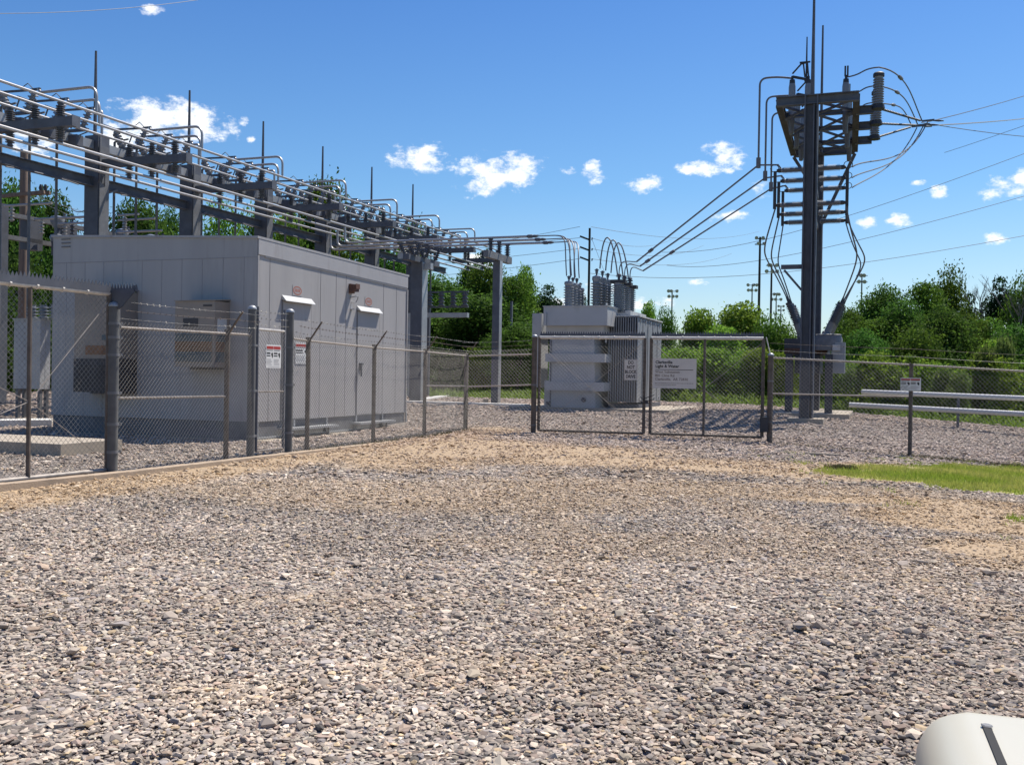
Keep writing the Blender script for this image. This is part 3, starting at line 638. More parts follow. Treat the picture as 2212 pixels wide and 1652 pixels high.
for i, n_ in enumerate(range(-1, 6)):
    s = S0+n_*BAY
    for k in range(3):
        sk = s+1.25+1.02*k
        make_switch(YP(22.72, sk, ZU+.16), f'switch on the rack beam, {k3[k]} of three beyond the {ORD[i]} cross arm')
        if n_ < 5 or k < 3:
            m = MB(); m.tube(fillet([YP(22.0, sk, ZU+.84), YP(21.9, sk, ZJ), YP(Dk[k], sk, ZJ), YP(Dk[k], sk, ZB1+.045)], .38, 7), .04, 9)
            o = m.build('jumper_pipe', M['alu'], None, 40); tag(o, f'bent aluminium jumper pipe dropping to the {BUSW[k]} upper bus pipe beyond the {ORD[i]} cross arm', 'jumper pipe', 'bent jumper pipes above the rack')
        g = float(zg(*YP(23.6, sk, 0)[:2])); m = MB(); m.tube([YP(23.45, sk+.1, 8.9), YP(23.45, sk+.1, 5.5), YP(23.45, sk+.1, 2.2)], .042, 7); m.tube([YP(22.9, sk+.1, 8.96), YP(23.45, sk+.1, 8.9)], .03, 6)
        o = m.build('riser_pipe', M['galv'], None, 40); tag(o, f'thin vertical riser pipe behind the rack, {k3[k]} of three beyond the {ORD[i]} cross arm', 'riser pipe', 'vertical riser pipes behind the rack')
# lower equipment rack further back: row of reclosers with horizontal pipes
DR = 27.0
lr = thing('recloser_rack', 'lower dark steel rack behind the bus rack with a top and bottom chord', 'steel rack', YP(DR, 36, .4))
def za(px, py, D): b, z = Y_.ona(px, py, -D); return b, z
b0, z0 = za(3, 463, DR); b1, z1 = za(150, 487, DR); zt = (z0+z1)/2; zb = za(40, 516, DR)[1]
m = MB(); m.beam(YP(DR, b0-6, zt), YP(DR, b0+30, zt), .2, .14); m.build('top_chord', M['galv'], lr)
m = MB(); m.beam(YP(DR, b0-6, zb), YP(DR, b0+30, zb), .2, .14); m.build('bottom_chord', M['galv'], lr)
for j in range(-1, 8):
    s = b0+j*3.9
    m = MB(); m.fbox(Y_, -DR-.15, -DR+.15, s-.15, s+.15, .3, zt+.3); m.build('column', M['galvd'], lr)
for j in range(9):
    s = b0+.8+j*1.55+1.0; t = thing('recloser', f'grey domed recloser tank on the low rear rack, {["nearest","second","third","fourth","fifth","sixth","seventh","eighth","farthest"][j]} of its row', 'recloser', YP(DR-.3, s, zb-.4), 'reclosers on the low rear rack')
    c = YP(DR-.55, s, zt+.08); m = MB(); m.fbox(Y_, -DR-.3, -DR+.1, s-.75, s-.18, zb-.3, zt-.05); m.build('control_box', M['galvd'], t)
    for dz in (0, -.62):
        m = MB(); m.lathe(c+UP*(dz-.32), c+UP*(dz+.1), [(0,.13),(.3,.2),(.7,.24),(.9,.2),(1,.06)], 12); m.build('tank', M['porc'], t, 40)
    m = MB(); m.tube([c+UP*-.9, c+UP*-.3], .10, 8); m.fbox(Frame(c), -.05, .25, -.2, .2, zb-.45, zb+.12); m.build('support', M['galvd'], t)
    for sg in (-.18, .18):
        m = MB(); m.insul(c+d_*(sg+.5)+UP*-.5, c+d_*(sg+.5)+UP*.22, .04, .09, 5, 8); m.build('bushing', M['porcd'], t, 40)
for j, (px0, py0, px1, py1, D) in enumerate([(10, 445, 112, 436, 26), (75, 474, 186, 466, 26), (125, 484, 215, 475, 26), (255, 465, 300, 462, 26), (255, 476, 335, 470, 26), (255, 502, 350, 500, 25)]):
    b_, z_ = za(px0, py0, D); a1, z1_ = Y_.onb(px1, py1, b_); m = MB(); m.tube([Y_.pt(-D, b_, z_), Y_.pt(a1, b_, z_)], .04, 7); m.insul(Y_.pt(-D+.3, b_, z_-.5), Y_.pt(-D+.3, b_, z_-.04), .04, .09, 4, 8)
    o = m.build('cross_pipe', M['alu'], None, 40); tag(o, f'short horizontal aluminium pipe above the low rear rack, {["left of the first column, highest","left of the first column, middle","left of the first column, lowest","right of the first column, highest","right of the first column, middle","right of the first column, lowest"][j]}', 'pipe', 'short cross pipes over the rear rack')
# drooping cables from the first column
for j, (x1, y1) in enumerate(((165, 430), (190, 470), (228, 505))):
    P1 = YP(22.5, S0-.3, 7.75)+d_*.1*j; b_, _z = za(x1-20*(2-j), y1+30, 25.5); P2 = at(x1-10, y1+22, 34)
    m = MB(); m.tube(bez(P1, P1-UP*1.2, P2.lerp(P1, .45)-UP*.9, P2, 18), .018, 5); o = m.build('drooping_cable', M['cable'], None, 40); tag(o, f'dark cable drooping left from the first rack column in view, {["highest","middle","lowest"][j]}', 'cable', 'cables drooping from the first column')

# ---------------- take-off column row: pipes running right to the transformer
ST = 35.4
def onS(px): return Y_.onb(px, 812, ST)[0]
a9 = onS(904); a10 = onS(1072)
def gz(a, b): q = Y_.pt(a, b, 0); return float(zg(q.x, q.y))
PZ = 6.66
tk = thing('switch_column', 'thick dark steel column at the right end of the grey building carrying a short arm', 'column', Y_.pt(a9, ST, .4))
g = gz(a9, ST); wz = Y_.onb(904, 566, ST)[1]
m = MB(); m.fbox(Y_, a9-.27, a9+.20, ST-.25, ST+.25, g, wz); m.build('column', M['galvd'], tk)
m = MB(); m.fbox(Y_, a9+.203, a9+.225, ST-.24, ST+.24, g, wz-.05); m.build('column_side_plate', M['galvl'], tk)  # light plate on the dark column: its sunlit side put into the colour
m = MB(); m.beam(Y_.pt(a9, ST-1.3, wz+.06), Y_.pt(a9, ST+1.5, wz+.06), .3, .22); m.build('cross_arm', M['galvd'], tk)
m = MB(); m.fbox(Y_, a9-.32, a9-.1, ST-1.32, ST-1.305, wz-.02, wz+.2); m.build('arm_end_plate', M['galvl'], tk); m = MB(); m.fbox(Y_, a9+.23, a9+.5, ST-.1, ST+.15, wz-.3, wz-.06); m.build('junction_box', M['galvl'], tk)
m = MB(); m.fbox(Y_, a9-.45, a9+.45, ST-.45, ST+.45, g-.2, g+.05); m.build('footing', M['conc'], tk)
t2 = thing('pipe_support_column', 'slim dark steel T-shaped column carrying three insulators right of the grey building', 'column', Y_.pt(a10, ST, .4))
g = gz(a10, ST); zt_ = Y_.onb(1072, 556, ST)[1]
m = MB(); m.fbox(Y_, a10-.15, a10+.12, ST-.14, ST+.14, g, zt_-.14); m.build('column', M['galvd'], t2)
m = MB(); m.fbox(Y_, a10+.122, a10+.14, ST-.13, ST+.13, g, zt_-.14); m.build('column_side_plate', M['galvl'], t2)  # paler plate colours in the sunlit right side of the slim column
m = MB(); m.beam(Y_.pt(a10, ST-1.25, zt_), Y_.pt(a10, ST+1.25, zt_), .2, .26); m.build('cross_arm', M['galv'], t2)
m = MB(); m.fbox(Y_, a10-.3, a10+.3, ST-.3, ST+.3, g-.2, g+.05); m.fbox(Y_, a10-.5, a10-.3, ST-.05, ST+.05, g, g+.22); m.build('footing', M['conc'], t2)
SK_ = [34.62, 35.5, 36.4]; ends = [1145, 1162, 1179]; PE = []
for k in range(3):
    s = SK_[k]
    aE = Y_.onb(ends[k], 525, s)[0]; zz = PZ
    post_ins(Y_.pt(a10, s, zt_+.13), Y_.pt(a10, s, zz-.05), f'insulator on the T-shaped column right of the building, {["nearest","middle","farthest"][k]} of three', 'insulators on the T-shaped column')
    m = MB(); m.tube(fillet([YP(Dk[k], s, ZB2-.05), YP(Dk[k], s, zz), Y_.pt(aE, s, zz)], .45, 8), .048, 9); m.lathe(Y_.pt(a9-.1, s, zz), Y_.pt(a9+.1, s, zz), [(0,.07),(1,.07)], 8)
    o = m.build('takeoff_pipe', M['alu'], None, 40); tag(o, f'horizontal pinkish aluminium pipe from the rack toward the transformer, {["nearest and highest looking","middle","farthest and lowest looking"][k]} of three', 'bus pipe', 'pipes running to the transformer')
    P = Y_.pt(aE, s, zz); PE.append(P)
    m = MB(); m.lathe(P-r_*.12, P+r_*.32, [(0,.05),(.1,.07),(.45,.07),(.5,.05),(.7,.06),(1,.03)], 10); o = m.build('pipe_coupler', M['galvd'], None, 40); tag(o, f'dark coupler on the end of the {["nearest","middle","farthest"][k]} pipe running to the transformer', 'coupler', 'couplers on the pipe ends')
    q = Y_.pt(a9, s, wz+.17); t = thing('tilted_insulator', f'tilted insulator on the arm of the thick column at the building end, {["nearest","middle","farthest"][k]} of three', 'insulator', q, 'tilted insulators on the thick column')
    m = MB(); m.insul(q-r_*.25, q-r_*.5+UP*.42, .05, .11, 5); m.build('porcelain_body', M['porcd'], t, 40)
    m = MB(); m.insul(q+r_*.2, q+r_*.35+UP*.42, .05, .11, 5); m.build('porcelain_body', M['porcd'], t, 40)
    m = MB(); m.beam(q-r_*.6+UP*.46, q+r_*.5+UP*.46, .08, .06); m.build('clamp', M['galvd'], t)
# small apparatus seen past the column
b_ = 44.0; a0_, z0_ = Y_.onb(926, 640, b_); a1_, z1_ = Y_.onb(1012, 640, b_)
fr = thing('steel_frame', 'small dark steel frame with short legs seen against the trees right of the building', 'frame', Y_.pt(a0_, b_, .4))
zt = Y_.onb(960, 631, b_)[1]; zb = Y_.onb(960, 663, b_)[1]
for nm, z_ in (('top_rail', zt), ('bottom_rail', zb)): m = MB(); m.beam(Y_.pt(a0_-.4, b_, z_), Y_.pt(a1_, b_, z_), .12, .08); m.build(nm, M['galvd'], fr)
for j in range(4):
    aa = a0_+(a1_-a0_)*(j+.1)/3.4; m = MB(); m.insul(Y_.pt(aa, b_, zb), Y_.pt(aa, b_, zt), .1, .17, 4, 8); m.build('insulator', M['porcd'], fr, 40)
m = MB(); m.fbox(Y_, a0_-.1, a0_+.05, b_, b_+.15, .3, zt); m.fbox(Y_, a1_-.1, a1_, b_+6, b_+6.15, .3, zt); m.build('leg', M['galvd'], fr)
zt = Y_.onb(960, 681, b_-1)[1]; m = MB(); m.beam(Y_.pt(a0_-.6, b_-1, zt), Y_.pt(Y_.onb(1011, 681, b_-1)[0], b_-1, zt), .25, .22); m.beam(Y_.pt(a0_-.5, b_-1, zt), Y_.pt(a0_-.5, b_-1, .3), .15, .15); o = m.build('light_grey_beam', M['galvl']); tag(o, 'light grey horizontal steel beam below the small dark frame, against the trees', 'beam')
# concrete cable trench lines on the gravel
def strip(name, pts, w, h, mt, label, cat='kerb', kind='structure'):
    m = MB()
    for (p0, p1) in zip(pts[:-1], pts[1:]):
        A = G(*p0); Bq = G(*p1); n = int(max(1, (A-Bq).length/1.5))
        for i in range(n):
            P0 = A.lerp(Bq, i/n); P1 = A.lerp(Bq, (i+1)/n); P0.z = float(zg(P0.x, P0.y)); P1.z = float(zg(P1.x, P1.y))
            m.beam(P0+UP*(h/2-.05), P1+UP*(h/2-.05), w, h+.1)
    o = m.build(name, mt); o['label'] = label
    if kind: o['kind'] = kind
    else: o['category'] = cat
    return o
strip('cable_trench', [(880, 871), (1140, 879)], .5, .10, M['concw'], 'pale concrete trench line across the yard gravel', 'trench', None)
strip('concrete_edging', [(900, 868), (960, 858), (1006, 856)], .4, .10, M['concw'], 'bleached concrete edging behind the thick column', 'edging', None)
strip('trench_cover', [(-120, 921), (113, 918)], .9, .16, M['concw'], 'bright white concrete trench cover left of the grey building', 'trench', None)
m = MB(); q = G(150, 985); Fq = Frame(q); m.fbox(Fq, -4.5, 0, -.2, 1.3, -.2, .22); o = m.build('low_concrete_slab', M['conc']); tag(o, 'low tan concrete slab inside the left gate', 'slab')

# cabinet at far left
q = G(28, 905); F = Frame(q); w_ = F.onb(86, 812, 0)[0]; zt = F.onb(30, 690, 0)[1]; zb = F.onb(30, 839, 0)[1]; dp = F.ona(108, 812, w_)[0]
cb = thing('equipment_cabinet', 'grey steel cabinet on legs at the left edge beside the grey building', 'cabinet', F.pt(0, 0, q.z))
m = MB(); m.fbox(F, 0, w_, 0, dp, zb, zt); m.fbox(F, -.03, w_+.03, -.03, dp+.03, zt, zt+.03); m.fbox(F, w_, w_+.006, dp*.5, dp*.52, zb, zt); m.build('cabinet_body', M['tgrey'], cb)
for (a, b) in ((.04, .04), (w_-.12, .04), (.04, dp-.1), (w_-.12, dp-.1)): m = MB(); m.fbox(F, a, a+.09, b, b+.09, q.z-.05, zb); m.build('leg', M['galv'], cb)
for j in range(3):
    a = .35+j*.42*w_; m = MB(); m.insul(F.pt(a, .3, zt+.03), F.pt(a, .3, zt+.42), .09, .15, 4); m.build('bushing', M['porc'], cb, 40)
m = MB(); m.tube([F.pt(0, -.02, q.z+.45), F.pt(w_, -.02, q.z+.45)], .02, 5); m.tube([F.pt(-2.5, -.02, q.z+.45), F.pt(0, -.02, q.z+.45)], .02, 5); m.build('conduit', M['galvd'], cb)
m = MB(); m.fbox(F, -.3, w_+.3, -.25, dp+.3, q.z-.1, q.z+.03); m.build('footing', M['conc'], cb)

# ================================================================== transformer
q = G(1236, 884); T = Frame(q); gT = q.z
tr = thing('power_transformer', 'big grey substation transformer with fin radiators behind the closed gate', 'transformer', T.pt(0, 2, gT))
def X(px, b): return T.onb(px, 812, b)[0]
def Z(py, b, px=1240): return T.onb(px, py, b)[1]
def tbox(m, p0, p1, b0, b1, y0, y1, mi=0): m.fbox(T, X(p0, b0), X(p1, b0), b0, b1, Z(y1, b0), Z(y0, b0), mi)
m = MB(); m.hexa([T.pt(X(1184,0),0,gT),T.pt(X(1287,0),0,gT),T.pt(X(1287,0),3.2,gT),T.pt(X(1184,0),3.2,gT),T.pt(X(1187,0),0,Z(728,0)),T.pt(X(1282,0),0,Z(728,0)),T.pt(X(1282,0),3.2,Z(728,0)),T.pt(X(1187,0),3.2,Z(728,0))]); m.build('tank', M['tgrey'], tr)
m = MB(); tbox(m, 1177, 1306, -.14, 3.0, 764, 782); tbox(m, 1177, 1304, -.14, 3.0, 825, 844); m.build('stiffener', M['tgrey'], tr)
m = MB(); tbox(m, 1178, 1302, -.05, 3.4, 703.5, 727); m.build('tank_cover', M['tgrey'], tr)
m = MB(); tbox(m, 1172, 1310, -.30, 1.2, 662, 703); m.fbox(T, X(1172,-.3)-.03, X(1310,-.3)+.03, -.33, 1.23, Z(662,-.3), Z(662,-.3)+.03); m.fbox(T, X(1172,-.3)+.06, X(1172,-.3)+.12, -.36, -.3, Z(702,-.3), Z(675,-.3)); m.build('low_voltage_compartment', M['tgrey'], tr)
m = MB(); tbox(m, 1148, 1168, .3, 1.5, 676, 727); tbox(m, 1154, 1166, .4, 1.3, 727.5, 838); m.build('side_cabinet', M['tgrey'], tr)
m = MB(); m.fbox(T, X(1187,0)-.25, X(1187,0)-.05, .2, .7, gT+.1, gT+1.0); m.build('drain_box', M['tgrey'], tr)
m = MB(); tbox(m, 1296, 1360, 1.1, 3.6, 672, 700); m.build('tank_extension', M['tgrey'], tr)
m = MB(); m.tube([T.pt(X(1187,0)+.05,-.03,gT+.05), T.pt(X(1187,0)+.05,-.03,Z(785,0)), T.pt(X(1187,0)+.05,-.03,Z(735,0))], .02, 6); m.lathe(T.pt(X(1187,0),-.06,gT+.2), T.pt(X(1187,0),-.2,gT+.2), [(0,.07),(1,.07)]); m.lathe(T.pt(X(1262,0),-.02,gT+.35), T.pt(X(1262,0),-.14,gT+.35), [(0,.09),(1,.06)]); m.build('conduit', M['galvd'], tr)
# radiators: rows of thin fins
bR = .75; aR0, aR1 = X(1312, bR), X(1378, bR); zt = Z(684, bR, 1345); zb = gT+.28; bE = T.ona(1430, 812, aR1)[0]
rd = None
for j in range(5):
    b0 = bR+j*(bE-bR)/5; b1 = b0+(bE-bR)/5-.12; m = MB(); na = 13
    for i in range(na):
        a = aR0+(aR1-aR0)*(i+.5)/na; m.fbox(T, a-.018, a+.018, b0, b1, zb, zt-.03)
    m.tube([T.pt(aR0, (b0+b1)/2, zt-.12), T.pt(aR1, (b0+b1)/2, zt-.12)], .06, 8); m.tube([T.pt(aR0-.7, (b0+b1)/2, zb+.12), T.pt(aR1, (b0+b1)/2, zb+.12)], .06, 8)
    m.build('radiator', M['tgreyd'], tr)
m = MB(); m.fbox(T, aR0-.3, aR1+.02, bR+.05, bE-.1, zt, zt+.05); m.tube([T.pt(aR0-.1, bR+.1, zt-.25), T.pt(aR0-.9, bR+.1, zt-.25)], .08, 8); m.build('radiator_header', M['white'], tr)
m = MB(); m.fbox(T, aR0, aR1, bR+.2, bE-.2, gT+.03, gT+.2); m.build('radiator_base', M['galvd'], tr)
m = MB()
for px in (1300, 1313): a = X(px, .2); m.lathe(T.pt(a,.2,Z(703,.2)), T.pt(a,.2,Z(683,.2)), [(0,.07),(1,.07)], 10)
m.fbox(T, X(1306,.3), X(1309,.3), .3, .34, Z(740,.3), Z(655,.3)); m.build('relief_pipe', M['white'], tr)
m = MB(); m.fbox(T, X(1108,0), X(1440,0)+.2, -.5, 5.4, gT-.3, gT+.07); 
o = m.build('transformer_pad', M['conc']); tag(o, 'tan concrete pad under the big grey transformer', 'slab')
def bushing(a, b, z0, z1, rc, rs, ns, label, group, capn=True, dark=False, par=tr):
    t = MB(); L_ = z1-z0; body = T.pt(a, b, z0)
    t.insul(body+UP*.0, body+UP*L_*.72, rc, rs, ns, 12); t.lathe(body+UP*L_*.70, body+UP*L_*.84, [(0,rc*1.05),(.3,rc*1.3),(.8,rc*1.2),(1,rc*.4)], 12)
    o = t.build('bushing', M['porc'], par, 40, label)
    m = MB(); m.lathe(body+UP*L_*.84, body+UP*L_, [(0,.03),(.3,.03),(.35,.05),(.7,.05),(.72,.08),(.85,.08),(.86,.04),(1,.04)], 8); m.build('terminal', M['galvd'], o, 40)
    return body+UP*L_
LV = []
for k, (px, b, yt) in enumerate(((1225.7, .45, 596), (1234.2, .95, 599.6), (1242.7, 1.45, 601), (1250.2, 1.95, 611))):
    a = X(px, b); z0 = Z(662, -.3)+.02 if b < 1.2 else Z(674, b); LV.append(bushing(a, b, z0, T.onb(px, yt, b)[1], .13, .19, 8, None, None))
HV = []
for k, (px, b, yt) in enumerate(((1285.3, 1.5, 580.5), (1297.8, 2.25, 585), (1309.5, 3.0, 590))):
    HV.append(bushing(X(px, b), b, Z(672, b), T.onb(px, yt, b)[1], .13, .22, 10, None, None))
AR = []
for k, (px, b, yt) in enumerate(((1333.6, 1.3, 600), (1345.5, 2.05, 603.5), (1357.2, 2.8, 608))):
    a = X(px, b); z0, z1 = T.onb(px, 671+k*3.5, b)[1], T.onb(px, 612+k*6, b)[1]; m = MB(); m.insul(T.pt(a,b,z0), T.pt(a,b,z1), .17, .24, 12); o = m.build('surge_arrester', M['porc'], tr, 40)
    m = MB(); m.fbox(T, a-.28, a+.28, b-.16, b+.16, z1, z1+.12); m.build('cap', M['black'], o)
    zt2 = T.onb(px, yt-8, b)[1]; m = MB(); m.lathe(T.pt(a,b,z1+.12), T.pt(a,b,zt2), [(0,.05),(.5,.05),(.55,.11),(.7,.11),(.75,.05),(.85,.10),(1,.08)], 8); m.build('terminal', M['galvd'], o, 40)
    m = MB(); m.fbox(T, a-.3, a+.3, b-.2, b+.2, z0-.1, z0-.01); m.build('bracket', M['black'], o)
    AR.append(T.pt(a, b, zt2))
# flexible leads
w3 = ['nearest', 'middle', 'farthest']
for k in range(3):
    P0 = PE[k]+r_*.3; P1 = LV[k]
    for dx in (-.09, .09):
        m = MB(); e = P1+r_*dx; Ld = (e-P0); m.tube(bez(P0, P0+r_*1.3+UP*.0, e+UP*1.6-r_*.15+d_*0, e, 18), .022, 6)
        o = m.build('flexible_lead', M['alud'], None, 40); tag(o, f'curved cable from the {w3[k]} pipe end down to the transformer, {"left" if dx < 0 else "right"} of its pair', 'cable', 'cables curving down to the transformer')
    pk = HV[k].lerp(AR[k], .5)+UP*1.0
    m = MB(); m.tube(bez(HV[k]+r_*.12, HV[k]+r_*.2+UP*1.5, AR[k]+UP*1.75-r_*.3, AR[k]-r_*.06, 18), .025, 6)
    o = m.build('arched_lead', M['alud'], None, 40); tag(o, f'arched cable hooping between the tall bushings of the transformer, {w3[k]} of three', 'cable', 'cable arches on the transformer')

# ================================================================== switch tower
q = G(1741, 911); K = Frame(q); gK = q.z
def KX(px, b): return K.onb(px, 812, b)[0]
def KXT(px, b): return K.onb(px, 260, b)[0]
def KZ(px, py, b): return K.onb(px, py, b)[1]
zf = KZ(1760, 216, 0)
bF = 9.0; lo, hi = 4, 16
for _ in range(30):
    mid = (lo+hi)/2; bF = mid
    if KZ(1780, 328, mid) < zf: lo = mid
    else: hi = mid
aL, aR = KXT(1682, 0), KXT(1849, 0)
tw = thing('switch_tower', 'tall dark two-column steel tower with a lattice platform on the right', 'tower', K.pt(0, 0, gK))
aC = 0.02; cw = .215
m = MB(); m.hbeam(K.pt(0, 0, gK), K.pt(0, 0, zf+.12), cw*1.7, cw*2.0, .05, up=r_); 
m.build('column', M['galvd'], tw)
m = MB(); m.fbox(K, cw*.35, cw*.5, -.28, .20, gK+.1, zf-.2); m.build('column_side_plate', M['galvd'], tw)
aF = KXT(1769, bF); m = MB(); gF = float(zg(*K.pt(aF, bF, 0)[:2])); m.hbeam(K.pt(aF, bF, gF), K.pt(aF, bF, zf-.1), cw*1.7, cw*2.0, .05, up=r_); m.build('column', M['galvd'], tw)
aLf, aRf = KXT(1716, bF), KXT(1848, bF)
for nm, P0, P1, mt in (('platform_beam', K.pt(aL-.08,-.05,zf), K.pt(aR+.08,-.05,zf), 'galvd'), ('platform_beam', K.pt(aLf,bF,zf), K.pt(aRf,bF,zf), 'galvd'), ('side_beam', K.pt(aL,.1,zf), K.pt(aLf,bF-.12,zf), 'rustframe'), ('side_beam', K.pt(aR,.1,zf), K.pt(aRf,bF-.12,zf), 'rustframe')):
    m = MB(); m.hbeam(P0, P1, .22, .30 if mt == 'galvd' else .24, .03); m.build(nm, M[mt], tw)
PB = []
for (py, px) in ((238, 1870), (272, 1870), (303, 1870)):
    lo, hi = 0, 12
    for _ in range(30):
        mid = (lo+hi)/2
        if KZ(px, py, mid) < zf: lo = mid
        else: hi = mid
    PB.append(mid)
armE = [KXT(1887, PB[0]), KXT(1884, PB[1]), KXT(1884, PB[2])]; arA = [KXT(1896.5, PB[0]), KXT(1893, PB[1]), KXT(1889.5, PB[2])]
ia = lambda px, k: KXT(px, PB[k])
for k in range(3):
    f = PB[k]/bF; l_ = aL+(aLf-aL)*f; r2 = aR+(aRf-aR)*f
    m = MB(); m.hbeam(K.pt(l_, PB[k], zf), K.pt(r2, PB[k], zf), .14, .16, .02); m.hbeam(K.pt(r2, PB[k], zf), K.pt(armE[k], PB[k], zf), .2, .27, .025); m.build('cross_beam', M['galvd'], tw)
# plan bracing
m = MB(); bs = [0]+PB+[bF]
for i in range(4):
    f0, f1 = bs[i]/bF, bs[i+1]/bF; l0, l1 = aL+(aLf-aL)*f0, aL+(aLf-aL)*f1; q0, q1 = aR+(aRf-aR)*f0, aR+(aRf-aR)*f1; c0_ = (l0+q0)/2; zz = zf-.1
    m.beam(K.pt(l0+.1, bs[i]+.1, zz), K.pt(aC, bs[i+1]-.1, zz), .07, .07); m.beam(K.pt(q0-.1, bs[i]+.1, zz+.05), K.pt(aC, bs[i+1]-.1, zz+.05), .07, .07)
    m.beam(K.pt(aC, bs[i]+.1, zz+.1), K.pt(q1-.1, bs[i+1]-.1, zz+.1), .07, .07); m.beam(K.pt(aC, bs[i]+.1, zz-.05), K.pt(l1+.1, bs[i+1]-.1, zz-.05), .07, .07)
m.build('lattice_bracing', M['galvd'], tw)
m = MB(); m.hbeam(K.pt(0, .25, zf-.02), K.pt(aF, bF-.2, zf-.02), .16, .22, .03); m.build('ridge_beam', M['galvd'], tw)
m = MB(); m.beam(K.pt(aLf, bF, zf-.15), K.pt(aF-.1, bF, zf-1.5), .12, .12); m.beam(K.pt(aRf, bF, zf-.15), K.pt(aF+.1, bF, zf-3.0), .12, .12); m.build('knee_brace', M['galvd'], tw)
for px, bb, ytop, nm in ((1757, .0, -60, 'tall'), (1773, bF-.3, 56, 'far'), ):
    z_ = KZ(px, ytop, bb); m = MB(); a = KXT(px-(3 if bb < 1 else -1), bb); m.tube([K.pt(a, bb, zf if bb < 1 else zf-.1), K.pt(a, bb, (zf+z_)/2), K.pt(a, bb, z_)], [.07, .05, .035], 7); m.build('lightning_rod', M['galvd'], tw, 40)
a = KXT(1746, 3.); m = MB(); m.tube([K.pt(a, PB[0], zf+1.2), K.pt(a, PB[0], KZ(1746, 80, PB[0]))], [.035, .02], 6); m.build('lightning_rod', M['black'], tw, 40)
for pxs, y0 in (((1693, 577),(1735, 577)),):
    z_ = KZ(1693, 577, .0); a = KXT(1693, 0); m = MB(); m.beam(K.pt(a, 0, z_), K.pt(-cw, 0, z_), .12, .14); m.beam(K.pt(a+.1, 0, z_-.1), K.pt(-cw, 0, z_-.75), .07, .07); m.build('side_bracket', M['galvd'], tw)
for (a, b, g_) in ((0, 0, gK), (aF, bF, gF)):
    m = MB(); m.fbox(K, a-.55, a+.55, b-.5, b+.5, g_-.3, g_+.12); m.build('footing', M['conc'], tw)
m = MB(); z1 = KZ(1700, 370, PB[0]); z2 = KZ(1700, 443, PB[0])
for z_ in (z1, z2): m.beam(K.pt(.0, .2, z_), K.pt(aF, bF-.2, z_), .12, .16)
m.build('tie_beam', M['galvd'], tw)
m = MB(); m.tube([K.pt(cw*.75, .1, gK+.2), K.pt(cw*.75, .1, zf-.3)], .022, 6); m.tube([K.pt(cw*.95, .1, gK+2), K.pt(cw*.95, .1, zf-.3)], .018, 6); m.build('conduit', M['galvl'], tw, 40)
# vertical interrupters through the platform
poleTops = {}
for k in range(3):
    for j, (px0, nm) in enumerate(((1710, 'left'), (1745, 'centre'), (1826, 'right'))):
        a = KXT(px0, PB[0]); b = PB[k]; a = a+(aC-a)*0.0
        base = K.pt(a, b, zf-.25)
        yt = 174 if j < 2 else 172
        zt = KZ(px0, yt, PB[0]); zbm = KZ(px0, 290, PB[0])
        t = thing('interrupter', f'vertical grey interrupter bottle through the tower platform, {nm} one of the {w3[k]} row', 'insulator', base, 'interrupter bottles on the tower platform')
        m = MB(); m.lathe(K.pt(a, b, zf+.0), K.pt(a, b, zt-.12), [(0,.11),(.1,.115),(.12,.12),(.9,.118),(1,.10)], 14); m.build('interrupter_body', M['porcm'], t, 40)
        m = MB(); m.lathe(K.pt(a, b, zt-.12), K.pt(a, b, zt+.14), [(0,.10),(.5,.09),(.55,.045),(1,.04)], 12); m.build('cap', M['black'], t, 40)
        
        if j != 1: m = MB(); m.lathe(K.pt(a, b, zbm), K.pt(a, b, zf), [(0,.06),(.06,.08),(.2,.085),(.5,.09),(.55,.10),(1,.10)], 14); m.build('lower_insulator', M['porcd'], t, 40)
        if j == 2:
            m = MB(); m.beam(K.pt(a-.03, b, zt+.1), K.pt(a-.03, b, zt+.45), .03, .05); m.beam(K.pt(a+.05, b, zt+.1), K.pt(a+.05, b, zt+.45), .03, .05); m.build('blade_stop', M['black'], t)
        poleTops[(k, j)] = K.pt(a, b, zt+.12)
    P = poleTops[(k, 0)]; Q = poleTops[(k, 1)]
    t = thing('switch_linkage', f'black switch linkage joining the two left interrupters on the tower, {w3[k]} row', 'switch', P, 'switch linkages on the tower')
    m = MB(); m.beam(P, Q-UP*.1, .06, .08); m.tube([P+UP*.1, Q+UP*.45-r_*.25, Q+UP*.5], .03, 6); m.build('blade', M['black'], t)
    m = MB(); m.beam(Q-r_*.12, Q-r_*.18+UP*.5, .05, .05); m.beam(Q+r_*.0, Q+UP*.5-r_*.05, .05, .05); m.beam(Q+UP*.5-r_*.3, Q+UP*.5+r_*.05, .05, .05); m.build('crank', M['black'], t)
# arresters on the arm ends
arTop = []
for k in range(3):
    a = arA[k]; b = PB[k]; z0 = zf+.02; z1 = z0+KZ(1896, 168, PB[0])-KZ(1896, 236, PB[0]); P = K.pt(a, b, z0)
    t = thing('surge_arrester', f'tall ribbed grey arrester on the tip of the {w3[k]} platform arm of the tower', 'insulator', P, 'arresters on the tower arms')
    m = MB(); m.insul(K.pt(a, b, z0), K.pt(a, b, z1), .13, .18, 12, 14); m.build('porcelain_body', M['porcm'], t, 40)
    m = MB(); m.lathe(K.pt(a, b, z1), K.pt(a, b, z1+.17), [(0,.18),(.6,.18),(.8,.15),(1,.05)], 14); m.build('cap', M['black'], t, 40)
    m = MB(); m.lathe(K.pt(a, b, z0-.02), K.pt(a, b, z0+.1), [(0,.22),(1,.20)], 10); m.build('base', M['black'], t, 40)
    arTop.append(K.pt(a, b, z1+.2))
